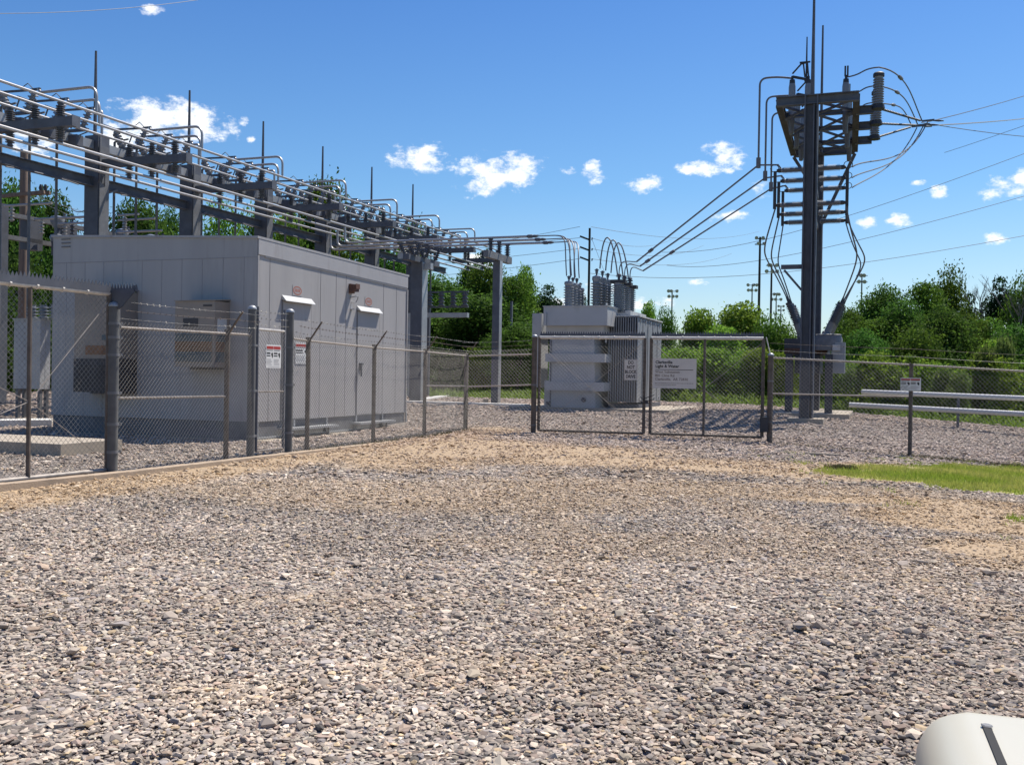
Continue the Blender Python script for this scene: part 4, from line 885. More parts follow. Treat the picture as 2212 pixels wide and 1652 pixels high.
# left-hand drop pipes
dropB = []
for k, (px, py, pxb, pyb) in enumerate(((1640, 170, 1635, 357), (1655, 210, 1648, 385), (1668, 245, 1662, 408))):
    b = PB[k]; a = KXT(px, b); zt = KZ(px, py, b); zb_ = KZ(pxb, pyb, b); P = poleTops[(k, 0)]
    m = MB(); m.tube(fillet([P-UP*.05, K.pt(P.dot(r_)-K.o.dot(r_)-.5, b, zt), K.pt(a, b, zt), K.pt(a, b, zb_)], .35, 7), .035, 8); m.lathe(K.pt(a, b, zb_-.1), K.pt(a, b, zb_+.25), [(0,.08),(1,.08)], 8)
    o = m.build('drop_pipe', M['alud'], None, 40); tag(o, f'thin grey pipe bending down left of the tower platform, {["leftmost and highest","middle","rightmost and lowest"][k]} of three', 'pipe', 'drop pipes left of the tower'); dropB.append(K.pt(a, b, zb_))
# horizontal insulators in two tiers with vertical contact rods
lowEnd = {}
for k in range(3):
    b = PB[k]; cX = aF*b/bF
    for side, pxe in (('left', (1683, 1691, 1700)[k]), ('right', (1826, 1826, 1827)[k])):
        ae = KXT(pxe, b); zz = []
        for tier, py in (('upper', (368, 391, 412)[k]), ('lower', (443, 463, 481)[k])):
            z_ = KZ(1700, py, b); zz.append(z_); P0 = K.pt(cX, b, z_); P1 = K.pt(ae, b, z_)
            t = thing('horizontal_insulator', f'ribbed horizontal insulator on the {side} of the tower column, {tier} tier, {w3[k]} row', 'insulator', P0, 'horizontal insulators on the tower column')
            s_ = -1 if side == 'left' else 1
            m = MB(); m.insul(P0+r_*s_*.15, P1-r_*s_*.1, .07, .115, 20, 12); m.build('porcelain_body', M['porcm'], t, 40)
            m = MB(); m.lathe(P1-r_*s_*.12, P1+r_*s_*.05, [(0,.075),(.5,.075),(1,.05)], 10); m.build('end_cap', M['black'], t, 40)
        s_ = -1 if side == 'left' else 1
        m = MB(); m.beam(K.pt(ae+s_*.1, b, zz[1]-.12), K.pt(ae+s_*.1, b, zz[0]-.02), .10, .10, up=r_)
        n2 = 12; m.tube([K.pt(ae+s_*.12+.14*math.cos(6.283*i/n2), b, zz[0]+.08+.12*math.sin(6.283*i/n2)) for i in range(n2+1)], .014, 5)
        o = m.build('contact_rod', M['black']); tag(o, f'black vertical contact rod joining the {side} insulator ends of the tower, {w3[k]} row', 'switch', 'contact rods on the tower'); lowEnd[(k, side)] = K.pt(ae+s_*.08, b, zz[1]-.12)
    # lead from the drop pipe to the upper insulator
    P = dropB[k]; m = MB(); ae = KXT((1683, 1691, 1700)[k], b); m.tube([P, K.pt(ae, b, KZ(1700, (368, 391, 412)[k], b)+.2), K.pt(ae+.12, b, KZ(1700, (368, 391, 412)[k], b)+.02)], .03, 7)
    o = m.build('link_pipe', M['alud'], None, 40); tag(o, f'short pipe linking drop pipe and upper left tower insulator, {w3[k]} row', 'pipe', 'link pipes left of the tower')
    Pm = P.lerp(AR[k], .87+.02*k)+UP*-.05
    m = MB(); m.tube([P, Pm], .03, 8); m.tube(bez(Pm, Pm.lerp(AR[k], .6)+UP*.25, AR[k]+UP*.6, AR[k]), .02, 6)
    c_ = P.lerp(AR[k], [.80,.84,.70][k])
    for j in range(3): cc_ = P.lerp(Pm, ([.86,.92,.76][k])+.006*j); m.lathe(cc_, cc_+(Pm-P).normalized()*.14, [(0,.045),(.2,.06),(.8,.06),(1,.045)], 8)
    o = m.build('slanting_pipe', M['alud'], None, 40); tag(o, f'long pipe slanting from the tower down to the transformer, {["highest","middle","lowest"][k]} of three', 'pipe', 'slanting pipes from the tower to the transformer')
# circuit breaker behind the near column
bB = 4.6; gB = float(zg(*K.pt(.6, bB, 0)[:2]))
cbk = thing('circuit_breaker', 'dark outdoor circuit breaker on legs between the two tower columns', 'circuit breaker', K.pt(.8, bB, gB))
def kb(m, p0, p1, b0, b1, y0, y1, ref=1750, mi=0): m.fbox(K, KX(p0, b0), KX(p1, b0), b0, b1, KZ(ref, y1, b0), KZ(ref, y0, b0), mi)
m = MB(); kb(m, 1693, 1786, 3.9, 6.2, 731, 765); m.build('body', M['dark'], cbk)
m = MB(); kb(m, 1694, 1786, 3.88, 3.895, 752, 764); m.build('rust_band', M['rustpatch'], cbk)
m = MB(); kb(m, 1716, 1770, 3.95, 6.0, 766, 806); m.build('mechanism_box', M['dark'], cbk)
for (p0, p1, b0) in ((1696, 1710, 3.5), (1782, 1798, 3.2), (1700, 1712, 6.0), (1757, 1770, 6.2)):
    m = MB(); P = K.pt(KX(p0, b0), b0, 0); g_ = float(zg(P.x, P.y)); m.fbox(K, KX(p0, b0), KX(p1, b0), b0, b0+.3, g_, KZ(1750, 765, b0)); m.build('leg', M['dark'], cbk)
m = MB(); kb(m, 1795, 1824, 3.4, 4.2, 739, 806, 1800); m.build('control_cabinet', M['tgreyd'], cbk)
m = MB(); kb(m, 1797, 1814, 3.32, 3.38, 744, 757, 1800); m.build('data_plate', M['tgrey'], cbk)
BU = {}
for k in range(3):
    b = 4.1+.95*k
    for side, p0, p1 in (('left', (1726, 716), (1702, 657)), ('right', (1788, 712), (1812, 658))):
        bb = b; A_ = K.pt(KX(p0[0], 4.1), bb, KZ(p0[0], p0[1], 4.1)); Bq = K.pt(KX(p1[0], 4.1), bb, KZ(p1[0], p1[1], 4.1)); dr = (Bq-A_).normalized()
        m = MB(); m.insul(A_+dr*.25, Bq, .10, .15, 12); o = m.build('bushing', M['porcd'], cbk, 40)
        m = MB(); m.lathe(A_-dr*.3, A_+dr*.3, [(0,.16),(.3,.17),(.35,.125),(1,.12)], 12); m.build('mounting_collar', M['galv'], o, 40)
        m = MB(); m.lathe(Bq, Bq+dr*.28, [(0,.12),(.25,.12),(.3,.04),(1,.03)], 10); m.build('terminal', M['dark'], o, 40); BU[(k, side)] = Bq+dr*.26
m = MB(); P = K.pt(KX(1786, 4.), 4., KZ(1786, 718, 4.)); m.lathe(P+r_*.05-UP*.1-d_*.2, P+r_*.05-UP*.65-d_*.2, [(0,.42),(.3,.48),(1,.46)], 16); m.build('current_transformer', M['galv'], cbk, 40)
m = MB(); m.lathe(P+r_*.05-UP*.085-d_*.2, P+r_*.05-UP*.095-d_*.2, [(0,.44),(1,.46)], 16); m.build('collar_lid', M['white'], cbk)
m = MB(); m.fbox(K, KX(1700,3.5)-.4, KX(1838,3.2), 2.3, 7.2, gB-.25, gB+.12); o = m.build('breaker_pad', M['conc']); tag(o, 'pale concrete pad under the circuit breaker at the tower foot', 'slab')
for k in range(3):
    for side in ('left', 'right'):
        s_ = -1 if side == 'left' else 1; P = lowEnd[(k, side)]; Q = BU[(k, side)]
        bulge = r_*s_*(.35+.18*((k*2) % 3)) if side == 'right' else -r_*(.55-.15*k)
        m = MB(); m.tube(bez(P, P-UP*2.0+bulge, Q+UP*2.0+bulge+r_*s_*.35, Q, 20), .026, 6)
        o = m.build('hanging_cable', M['cable'], None, 40); tag(o, f'dark cable hanging from the {side} end of the tower insulators to the breaker, {w3[k]} row', 'cable', 'cables hanging down the tower to the breaker')
# strain insulators and dead-end hardware on the right
HW = [at(1992, 262, 40), at(1983, 271, 41.5), at(1970, 274, 43)]
for k in range(3):
    P = K.pt(armE[k]-.02, PB[k]+.1, zf+(.12, .1, .05)[k]); Q = HW[k]
    t = thing('strain_insulator', f'thin ribbed strain insulator pulling right from the {w3[k]} tower arm', 'insulator', P, 'strain insulators right of the tower')
    m = MB(); m.insul(P, Q, .016, .045, 30, 8); m.build('ribbed_rod', M['black'], t, 40)
    m = MB(); m.beam(Q, Q+r_*.45+UP*.02, .05, .07); m.lathe(Q+r_*.4, Q+r_*.8-UP*.05, [(0,.03),(.5,.045),(1,.02)], 8); m.build('clamp', M['galvd'], t)
    tops = [poleTops[(0, 2)], arTop[1]-r_*2+UP*.0, arTop[2]-r_*1][k]
    A_ = poleTops[(k, 2)]-UP*.05; Tt = arTop[k]
    m = MB(); m.tube(bez(A_, A_+r_*.6+UP*.05, Tt-r_*.6+UP*.12, Tt+UP*.12, 10)+bez(Tt+UP*.12, Tt+r_*.9-UP*.1, Q+UP*1.1-r_*.45, Q, 14)[1:], .024, 6)
    pj = bez(Tt+UP*.12, Tt+r_*.9-UP*.1, Q+UP*1.1-r_*.45, Q, 14); m.lathe(pj[4], pj[5], [(0,.04),(.2,.06),(.8,.06),(1,.04)], 8)
    o = m.build('jumper_cable', M['cable'], None, 40); tag(o, f'cable arching over the {w3[k]} arrester of the tower to the strain clamps', 'cable', 'arching cables right of the tower')
    R_ = lowEnd[(k, 'right')]; z_up = KZ(1826, (368, 391, 412)[k], PB[k]); A_ = K.pt(KX((1826,1826,1827)[k], PB[k])+.1, PB[k], z_up+.1)
    m = MB(); m.tube(bez(A_, A_+r_*.5+UP*.35, Q-r_*.6-UP*1.9, Q+r_*.2-UP*.05, 18), .024, 6)
    o = m.build('looping_cable', M['cable'], None, 40); tag(o, f'cable looping from the {w3[k]} upper right insulator up to the strain clamps', 'cable', 'looping cables right of the tower')
LINES = [((2003, 264, 41), (2330, 167, 70), 'dark line rising right from the strain clamps, highest at the frame edge'), ((2000, 272, 42), (2330, 240, 80), 'bright line running right from the strain clamps, between the other two'), ((1990, 265, 43), (2330, 302, 60), 'dark line falling slightly right from the strain clamps')]
for i, (p0, p1, lb) in enumerate(LINES):
    m = MB(); m.tube(sag(at(*p0), at(*p1), .15, 8), .028 if i == 1 else .018, 5); o = m.build('power_line', M['alu'] if i == 1 else M['cable'], None, 40); tag(o, lb, 'power line', 'lines leaving the tower to the right')
# distant lines crossing behind
FAR = [((1430, 545), (1600, 552), (1850, 470), (2330, 288), 'thin line behind the tower, highest of the three crossing to the right'), ((1440, 573), (1560, 590), (1800, 545), (2330, 390), 'thin line behind the tower, middle of the three crossing to the right'),
 ((1270, 590), (1500, 615), (1750, 600), (2330, 487), 'thin line behind the tower, lowest of the three crossing to the right'), ((2040, 330), (2120, 305), (2180, 282), (2330, 232), 'faint thin line high at the right edge under the bright line')]
for (a, b, c, e, lb) in FAR:
    m = MB(); m.tube(bez(at(a[0], a[1], 90), at(b[0], b[1], 88), at(c[0], c[1], 84), at(e[0], e[1], 80), 16), .020, 4); o = m.build('power_line', M['cable'], None, 40); tag(o, lb, 'power line', 'distant power lines behind the tower')
m = MB(); m.tube(sag(at(-60, 30, 60), at(430, 0, 80), .3, 10), .018, 4); m.tube([at(430, 0, 80), at(520, -14, 84)], .018, 4); o = m.build('power_line', M['cable'], None, 40); tag(o, 'thin line crossing the top left corner of the sky', 'power line')

# ================================================================== fences and gates
def gp(p): return V((p[0], p[1], float(zg(p[0], p[1]))))
def chain(P0, P1, z0a, z0b, z1a, z1b, pitch=.078, r=.0021, nrm=None):
    """diamond mesh between two plan points, bottoms z0*, tops z1*"""
    m = MB(); u_ = V((P1[0]-P0[0], P1[1]-P0[1], 0)); Lq = u_.length; u_.normalize(); n = V((u_.y, -u_.x, 0)); H = (z1a-z0a+z1b-z0b)/2
    o = V((P0[0], P0[1], 0)); vs = []; fs = []
    def pos(u, v, w): 
        f = u/Lq; zb = z0a+(z0b-z0a)*f; zt = z1a+(z1b-z1a)*f; return o+u_*u+UP*(zb+(zt-zb)*v/H)+n*w
    for fam in (1, -1):
        k = -H if fam > 0 else 0.0; kmax = Lq if fam > 0 else Lq+H
        k += pitch*.5
        while k < kmax:
            if fam > 0: u0, u1 = max(k, 0), min(k+H, Lq); v0, v1 = u0-k, u1-k
            else: u0, u1 = max(k-H, 0), min(k, Lq); v0, v1 = k-u0, k-u1
            if u1-u0 > .02:
                j = random.uniform(-.004, .004); nseg = max(1, int((u1-u0)/.5)); b0 = len(vs)
                for i in range(nseg+1):
                    t = i/nseg; u = u0+(u1-u0)*t; v = v0+(v1-v0)*t; w = fam*.0025+.012*math.sin(u*1.7+v*2.1)
                    c = pos(u, v, w); tv = (u_*1+UP*fam).normalized(); s_ = (u_*fam*-1+UP).normalized()
                    vs += [c+n*r*1.2, c-n*r*.6+s_*r, c-n*r*.6-s_*r]
                for i in range(nseg):
                    q = b0+i*3; fs += [(q, q+1, q+4, q+3), (q+1, q+2, q+5, q+4), (q+2, q, q+3, q+5)]
            k += pitch
    m.add(vs, fs); return m
def barbed(P0, P1, sagv=.015):
    m = MB(); pts = sag(P0, P1, sagv, 6); m.tube(pts, .0028, 3); P0 = V(P0); P1 = V(P1); Lq = (P1-P0).length; n = int(Lq/.13); t = (P1-P0).normalized()
    for i in range(n):
        f = (i+.5)/n; c = P0.lerp(P1, f)-UP*sagv*4*f*(1-f); a = random.uniform(0, 3)
        for da in (0, 1.57):
            w = (t.cross(UP)*math.cos(a+da)+UP*math.sin(a+da)+t*.3)*.022; m.beam(c-w, c+w, .005, .005)
    return m
def saw(P0, P1, z0, hb=.09, ht=.075, pitch=.062, nrm=None):
    """saw-toothed steel strip"""
    P0 = V(P0); P1 = V(P1); u_ = P1-P0; Lq = u_.length; u_.normalize(); n = V((u_.y, -u_.x, 0))*.0025; m = MB(); k = int(Lq/pitch); p = Lq/k
    m.axbox((P0+P1)/2+UP*(hb/2), u_*Lq/2, n, UP*hb/2)
    for i in range(k):
        c = P0+u_*(i+.5)*p+UP*hb; b = u_*p*.5; tt = c+UP*ht*random.uniform(.85, 1.05)+u_*random.uniform(-.004, .004)
        m.add([c-b-n, c+b-n, tt-n, c-b+n, c+b+n, tt+n], [(0,1,2),(5,4,3),(0,2,5,3),(1,4,5,2),(0,3,4,1)])
    return m
def post(P, z0, z1, r, mt, par, cap=True, name='post'):
    m = MB(); m.tube([V((P[0],P[1],z0)), V((P[0],P[1],z1))], r, 12); o = m.build(name, mt, par, 40)
    if cap: m = MB(); m.lathe(V((P[0],P[1],z1)), V((P[0],P[1],z1+r*1.1)), [(0,r*1.12),(.35,r*1.12),(.8,r*.7),(1,r*.2)], 12); m.build('post_cap', M['galvl'], o, 40)
    return o
LA0 = V((LA.x, LA.y, 0)); LB0 = V((LB.x, LB.y, 0)); fdir = (LB0-LA0).normalized(); frt = V((fdir.y, -fdir.x, 0))
def lf(px): return online(px, LA0, LB0)
P245, P490, P543, P625, P665, P808, P918, P1007 = [lf(x) for x in (245, 490, 543, 625, 665, 808, 918, 1007)]
P1152 = G(1152, 936); P1662 = G(1662, 958)
HT = 2.13
def zpx(P, py):
    """height of a plan point seen at photo row py"""
    c = pixdir(0, 0); loP, hiP = -2, 15
    for _ in range(40):
        m_ = (loP+hiP)/2; v = CM.transposed() @ (V((P[0], P[1], m_))-EYE); y = PH/2-FPX*v.y/(-v.z)
        if y > py: loP = m_
        else: hiP = m_
    return m_
# --- fence run 1: gate post to walk gate
def fence(name, posts, label, tops, mts=None, rail_mid=None, arms=True, group='chain link fence runs of the yard', pr=.045, base=None, barbs=3, midpost=True, rails=True, armdir=None, seed=0, rail_r=.02, wire_r=.0023, knuckle=.05, pitch=.078):
    f = thing(name, label, 'fence', gp(posts[0]), group); ad = armdir if armdir is not None else frt
    for i, P in enumerate(posts):
        g = float(zg(P[0], P[1]))-.05
        if midpost and mts[i] is not None: 
            o = post(P, g, tops[i], pr if mts[i] != 'fat' else .06, M['rusty'] if mts[i] != 'fat' else M['rusty'], f, cap=False)
        if arms and mts[i] is not None and not (i == 0 and arms == 'skip0'):
            m = MB(); A_ = V((P[0], P[1], tops[i])); m.beam(A_-UP*.06, A_+ad*.30+UP*.34, .035, .02); m.lathe(A_-UP*.03, A_+UP*.04, [(0,pr*1.25),(1,pr*1.15)], 10); m.build('barb_arm', M['rusty'], f)
    for i in range(len(posts)-1):
        P, Q = posts[i], posts[i+1]; g0, g1 = float(zg(P[0], P[1])), float(zg(Q[0], Q[1])); off_ = ad*(pr+.006)
        if rails: m = MB(); m.tube([V((P[0], P[1], tops[i]-.03)), V((Q[0], Q[1], tops[i+1]-.03))], rail_r, 8); m.build('top_rail', M['rail'], f, 40)
        if rail_mid and rail_mid[i]:
            z0, z1 = rail_mid[i]; m = MB(); m.tube([V((P[0], P[1], z0)), V((Q[0], Q[1], z1))], rail_r*.95, 8); m.build('mid_rail', M['rail'], f, 40)
        m = chain(V(P)+off_, V(Q)+off_, g0+.03, g1+.03, tops[i]+knuckle, tops[i+1]+knuckle, pitch, wire_r); m.build('chain_link_mesh', M['wire'], f)
        if barbs:
            for j in range(barbs):
                h = (j+1)/barbs; c = ad*.30*h+UP*(.34*h-.02); m = barbed(V((P[0], P[1], tops[i]))+c, V((Q[0], Q[1], tops[i+1]))+c); m.build('barbed_wire', M['rusty'] if j == 1 else M['wire'], f)
    return f
M['rail'] = mat('weathered_fence_rail', (.34,.30,.26), .6, .15, .25, 8, dirt=(.26,.17,.11), dscale=6)
M['railw'] = mat('bright_galvanised_pipe', (.56,.53,.48), .5, .15, .15, 8, dirt=(.38,.27,.19), dscale=6)
t245, t543 = zpx(P245, 702), zpx(P543, 720)
tt = lambda P: zpx(P, 0)
z490 = t245+(t543-t245)*((P490-P245).length/(P543-P245).length)
fence('fence_run', [P245, P490, P543], 'short chain link fence run between the thick left gate post and the walk gate', [t245, z490, t543], [None, 'thin', None], [(zpx(P245, 860), zpx(P490, 856)), None], arms=True, armdir=frt)
f2t = [zpx(P625, 727), zpx(P665, 733), zpx(P808, 748), zpx(P918, 757), zpx(P1007, 766)]
fence('fence_run', [P625, P665, P808, P918, P1007], 'long receding chain link fence run in front of the panelled side of the grey building', f2t, [None, 'thin', 'thin', 'thin', 'fat'], [None, None, None, (zpx(P918, 833), zpx(P1007, 834))], armdir=frt)
v = (P1152-P1007); 
fence('fence_run', [P1007, V((P1152.x, P1152.y, 0))], 'short fence panel with two rails between the corner post and the drive gate', [zpx(P1007, 769)+.03, zpx(P1152, 765)+.03], [None, None], [(zpx(P1007, 835), zpx(P1152, 831))], arms=False, armdir=-d_, barbs=3, knuckle=.12, pitch=.098)
R2 = G(1965, 987); dr = (R2-P1662); dr.z = 0; R3 = V((R2.x, R2.y, 0))+dr.normalized()*3.05; R4 = R3+dr.normalized()*3.05; 
def rp(P): g = float(zg(P[0], P[1])); return g+2.06
fence('fence_run', [V((P1662.x, P1662.y, 0)), V((R2.x, R2.y, 0)), R3, R4], 'chain link fence run right of the drive gate with a warning placard on it', [zpx(P1662, 770), zpx(R2, 785), rp(R3), rp(R4)], [None, 'thin', 'thin', 'thin'], [(zpx(P1662, 850), zpx(P1662.lerp(R2, 1.), 857)), None, None], arms=False, armdir=-d_, barbs=2, knuckle=.02, pitch=.095)
m = MB(); m.beam(P1662+UP*(zpx(P1662, 770)-.0)-UP*P1662.z, P1662+UP*(zpx(P1662, 728)-P1662.z)-r_*.12, .04, .02)
o = m.build('barb_arm', M['railw']); tag(o, 'light steel barb arm leaning on the right drive gate post', 'post arm')
# terminal and gate posts
def gatepost(P, top, r, label, mt='post', bands=()):
    r *= .93
    P = V((P[0], P[1], 0)); g = float(zg(P.x, P.y)); t = thing('gate_post', label, 'post', V((P.x, P.y, g)), 'round steel gate and end posts')
    m = MB(); m.tube([V((P.x, P.y, g-.1)), V((P.x, P.y, top))], r, 16); m.build('post', M[mt], t, 40)
    m = MB(); m.lathe(V((P.x, P.y, top)), V((P.x, P.y, top+r)), [(0,r*1.12),(.35,r*1.12),(.75,r*.8),(1,r*.2)], 16); m.build('post_cap', M['galvl'], t, 40)
    for z in bands:
        m = MB(); m.lathe(V((P.x, P.y, z-.02)), V((P.x, P.y, z+.02)), [(0,r*1.1),(1,r*1.1)], 16); m.beam(V((P.x, P.y, z))+fdir*r*.9+frt*r*.3, V((P.x, P.y, z))+fdir*(r+.07)+frt*r*.3, .03, .04); m.build('tension_band', M['galv'], t, 40)
    return t
gpL = gatepost(P245, zpx(P245, 662), .078, 'thickest round steel post at the left gate', bands=(.35, .75, 1.2, 1.75, 2.0, 2.2))
gatepost(P543, zpx(P543, 668), .075, 'tall capped steel post on the near side of the walk gate', bands=(.4, 1.2, 2.0))
gatepost(P625, zpx(P625, 675), .078, 'tall capped steel post on the far side of the walk gate', bands=(.4, 1.3, 2.0))
gatepost(P1152, zpx(P1152, 728), .075, 'brownish steel post on the left of the drive gate', 'rusty', bands=(.25, 1.3))
gatepost(P1662, zpx(P1662, 770)+.02, .075, 'brownish steel post on the right of the drive gate', 'rusty', bands=(.5, 1.5))
# folded saw-tooth plate on top of the thick post
zt = zpx(P245, 665); c = V((P245.x, P245.y, zt)); Qp = lambda a, b, z: c+frt*a*0+fdir*a+UP*z
m = MB(); u1 = fdir*.0+r_; 
m.add([c-r_*.03+UP*-.02, c+r_*.10+UP*-.02, c+r_*.36+UP*.22, c+r_*.36+UP*.27, c-r_*.06+UP*.27], [(0,1,2,3,4)]); m.add([p_-d_*.01 for p_ in [c-r_*.03+UP*-.02, c+r_*.10+UP*-.02, c+r_*.36+UP*.22, c+r_*.36+UP*.27, c-r_*.06+UP*.27]], [(4,3,2,1,0)])
mm_ = saw(c-r_*.06+UP*.2, c+r_*.36+UP*.2, 0, .07, .09, .05); m.add([V(q) for q in mm_.v], mm_.f)
m.add([c+r_*.33+UP*.24, c+r_*.43+UP*.22, c+r_*.40+UP*.33, c+r_*.30+UP*.30], [(0,1,2,3)])
m.build('saw_tooth_plate', M['galvd'], gpL)

def gate_leaf(P0, P1, ztop, zbot, label, mids=(), hrails=(), brace=None, saws=True, name='gate_leaf', pr=.042, group='tall gate leaves', mt='rail', extra=None, up_ext=0.):
    P0 = V((P0[0], P0[1], 0)); P1 = V((P1[0], P1[1], 0)); g = float(zg(P0.x, P0.y)); t = thing(name, label, 'gate', V((P0.x, P0.y, g)), group)
    u_ = (P1-P0).normalized(); n = V((u_.y, -u_.x, 0))
    for P in (P0, P1):
        m = MB(); m.tube([P+UP*zbot, P+UP*(ztop+up_ext)], pr, 10); m.build('upright', M['rusty'] if mt == 'rail' else M['galvd'], t, 40)
    m = MB(); m.tube([P0+UP*ztop, P1+UP*ztop], pr, 10)
    k = int((P1-P0).length/.45)
    for i in range(1, k+1): c = P0.lerp(P1, i/(k+1))+UP*ztop; m.lathe(c-u_*.015, c+u_*.015, [(0,pr*1.25),(1,pr*1.25)], 8)
    m.build('top_rail', M['railw'], t, 40)
    m = MB(); m.tube([P0+UP*zbot, P1+UP*zbot], pr*.8, 10); m.build('bottom_rail', M['rusty'] if mt == 'rail' and ztop < 2.6 else M['rail'], t, 40)
    for f in mids: P = P0.lerp(P1, f); m = MB(); m.tube([P+UP*zbot, P+UP*ztop], pr*.8, 8); m.build('upright', M['rusty'], t, 40)
    for z in hrails: m = MB(); m.tube([P0+UP*z, P1+UP*z], pr*.7, 8); m.build('mid_rail', M['rail'], t, 40)
    for (f0, z0, f1, z1) in (brace or ()): m = MB(); m.tube([P0.lerp(P1, f0)+UP*z0-n*.01, P0.lerp(P1, f1)+UP*z1-n*.01], .006, 5); m.build('truss_rod', M['rail'], t, 40)
    m = chain(P0+n*(pr+.004), P1+n*(pr+.004), zbot-.02, zbot-.02, ztop-.02, ztop-.02, .082 if ztop > 2.56 or not saws else .098, r=.0024); m.build('chain_link_mesh', M['wire'], t)
    if saws: m = saw(P0-n*pr+UP*(ztop+.005), P1-n*pr+UP*(ztop+.005), 0); m.build('saw_tooth_strip', M['galvd'], t)
    return t
# near left sliding gate
gA = G(231, 1028); gBp = G(0, 1054); gd = (gBp-gA); gd.z = 0; gC = V((gA.x, gA.y, 0))+gd.normalized()*4.2
zt = zpx(gA, 634); pm = online(63, gA, gC); fm = ((pm-V((gA.x, gA.y, 0))).length)/4.2
gate_leaf(gA, gC, zt, .09, 'large near gate leaf with a saw-toothed top, running out of the left edge', mids=(fm,), brace=[(0, zt-.1, fm*1, 1.1), (0, .2, fm, 1.1), (fm, 1.1, .95, 2.2), (fm, 1.1, .95, .2)], pr=.038)
# walk gate
wa_, wb_ = lf(555), lf(613)
gate_leaf(wa_, wb_, zpx(wa_, 711), .12, 'narrow walk gate with a warning placard between two capped posts', saws=False, name='walk_gate', hrails=(zpx(wa_, 846),), pr=.024, mt='g', up_ext=.40, group='gates in the fence')
zs = zpx(lf(570), 744); ps = lf(570)+frt*.04+fdir*0
warn_sign(V((ps.x, ps.y, zs)), fdir, UP, frt, (lf(602)-lf(570)).length, .42, 'white placard with two dark red bands on the walk gate')
for j in range(3):
    m = barbed(V((lf(545).x, lf(545).y, zpx(lf(545), 700)+.12*j))+frt*.03, V((lf(622).x, lf(622).y, zpx(lf(622), 706)+.12*j))+frt*.03); o = m.build('barbed_wire', M['wire']); tag(o, f'barbed wire strand above the walk gate, {["lowest","middle","highest"][j]} of three', 'barbed wire', 'barbed wire above the walk gate')
# drive gates
Pg0, Pg1 = V((P1152.x, P1152.y, 0)), V((P1662.x, P1662.y, 0))
def dg(px): return online(px, Pg0, Pg1)
g1a, g1b, g2a, g2b = dg(1165), dg(1392), dg(1406), dg(1648)
zt = (zpx(g1a, 729)+zpx(g2b, 731))/2
gate_leaf(g1a, g1b, zt, .12, 'left leaf of the double drive gate, with the small black-lettered notice', hrails=(), brace=[(0, zt-.2, 1, .15), (0, .2, 1, zt-.1)])
gate_leaf(g2a, g2b, zt, .12, 'right leaf of the double drive gate, with the wide weathered address board', mids=(.485,), brace=[(0, zt-.1, .48, zt*.5), (0, .2, .48, zt*.5), (.48, zt*.5, 1, .2), (.48, zt*.5, 1, zt-.1)])
m = MB()
gu = (Pg1-Pg0).normalized(); gn = V((gu.y, -gu.x, 0))
for z in (1.05, .95): m.tube(fillet([g1b-gu*.1+gn*.06+UP*z, g1b+gn*.09+UP*(z-.06), g2a+gn*.09+UP*(z+.02), g2a+gu*.1+gn*.06+UP*(z+.05)], .04), .010, 5)
m.box(V((g1b+g2a)/2)+gn*.09+UP*.92, .07, .04, .09); o = m.build('lock_chain', M['black']); tag(o, 'dark chain and padlock joining the two drive gate leaves', 'chain')
m = MB(); m.fbox(Frame(g2b+gu*.06), -.1, .1, -.12, .12, .25, .62); o = m.build('gate_latch_box', M['black']); tag(o, 'dark latch box low on the right drive gate post', 'latch')
# lettered signs
def lettering(txt, size, org, rx, up, nrm, mt, par, name='lettering', bold=False, align='LEFT', sx=1.):
    cu = bpy.data.curves.new('txt', 'FONT'); cu.body = txt; cu.size = size; cu.align_x = align; cu.extrude = .0008; cu.offset = size*.032 if bold else 0.004*size; cu.space_line = 1.0; cu.resolution_u = 3
    ob = bpy.data.objects.new('txt', cu); C.objects.link(ob); bpy.context.view_layer.update()
    me = bpy.data.meshes.new_from_object(ob.evaluated_get(bpy.context.evaluated_depsgraph_get())); C.objects.unlink(ob); bpy.data.objects.remove(ob)
    for v_ in me.vertices: c = v_.co.copy(); v_.co = org+rx*c.x*sx+up*c.y+nrm*(c.z+.005)
    me.materials.clear(); me.materials.append(mt); me.name = name; o = bpy.data.objects.new(name, me); C.objects.link(o); o.parent = par; o.matrix_parent_inverse = Matrix.Translation(-par.location); return o
def signboard(pxa, pya, pxb, pyb, label, off=.085, rad=.0):
    A_ = dg(pxa); Bq = dg(pxb); z1 = zpx(A_, pya); z0 = zpx(A_, pyb); w = (Bq-A_).length; n = gn; o_ = V((A_.x, A_.y, z0))+n*off
    t = thing('sign_board', label, 'sign', o_, 'lettered boards on the drive gate'); m = MB(); h = z1-z0; r = rad
    pts = []
    for (cx, cy, a0) in ((w-r, r, -90), (w-r, h-r, 0), (r, h-r, 90), (r, r, 180)):
        for i in range(5 if r else 1): a = R(a0+90*i/4) if r else 0; pts.append((cx+r*math.cos(a), cy+r*math.sin(a)) if r else (cx, cy))
    P = lambda x, y, z: o_+gu*x+UP*y+n*z; k = len(pts)
    m.add([P(x, y, .003) for x, y in pts]+[P(x, y, 0) for x, y in pts], [tuple(range(k)), tuple(range(2*k-1, k-1, -1))]+[(i, i+k, (i+1) % k+k, (i+1) % k) for i in range(k)])
    m.build('board', M['sign'], t); return t, o_, w, h, n, P
t, o_, w, h, n, P = signboard(1349, 776, 1378, 821, 'small tall notice reading DO NOT BLOCK DRIVE on the left gate leaf', rad=.02)
m = MB()
fr_ = lambda x0, x1, y0, y1: m.hexa([P(x0,y0,.003),P(x1,y0,.003),P(x1,y1,.003),P(x0,y1,.003),P(x0,y0,.0045),P(x1,y0,.0045),P(x1,y1,.0045),P(x0,y1,.0045)])
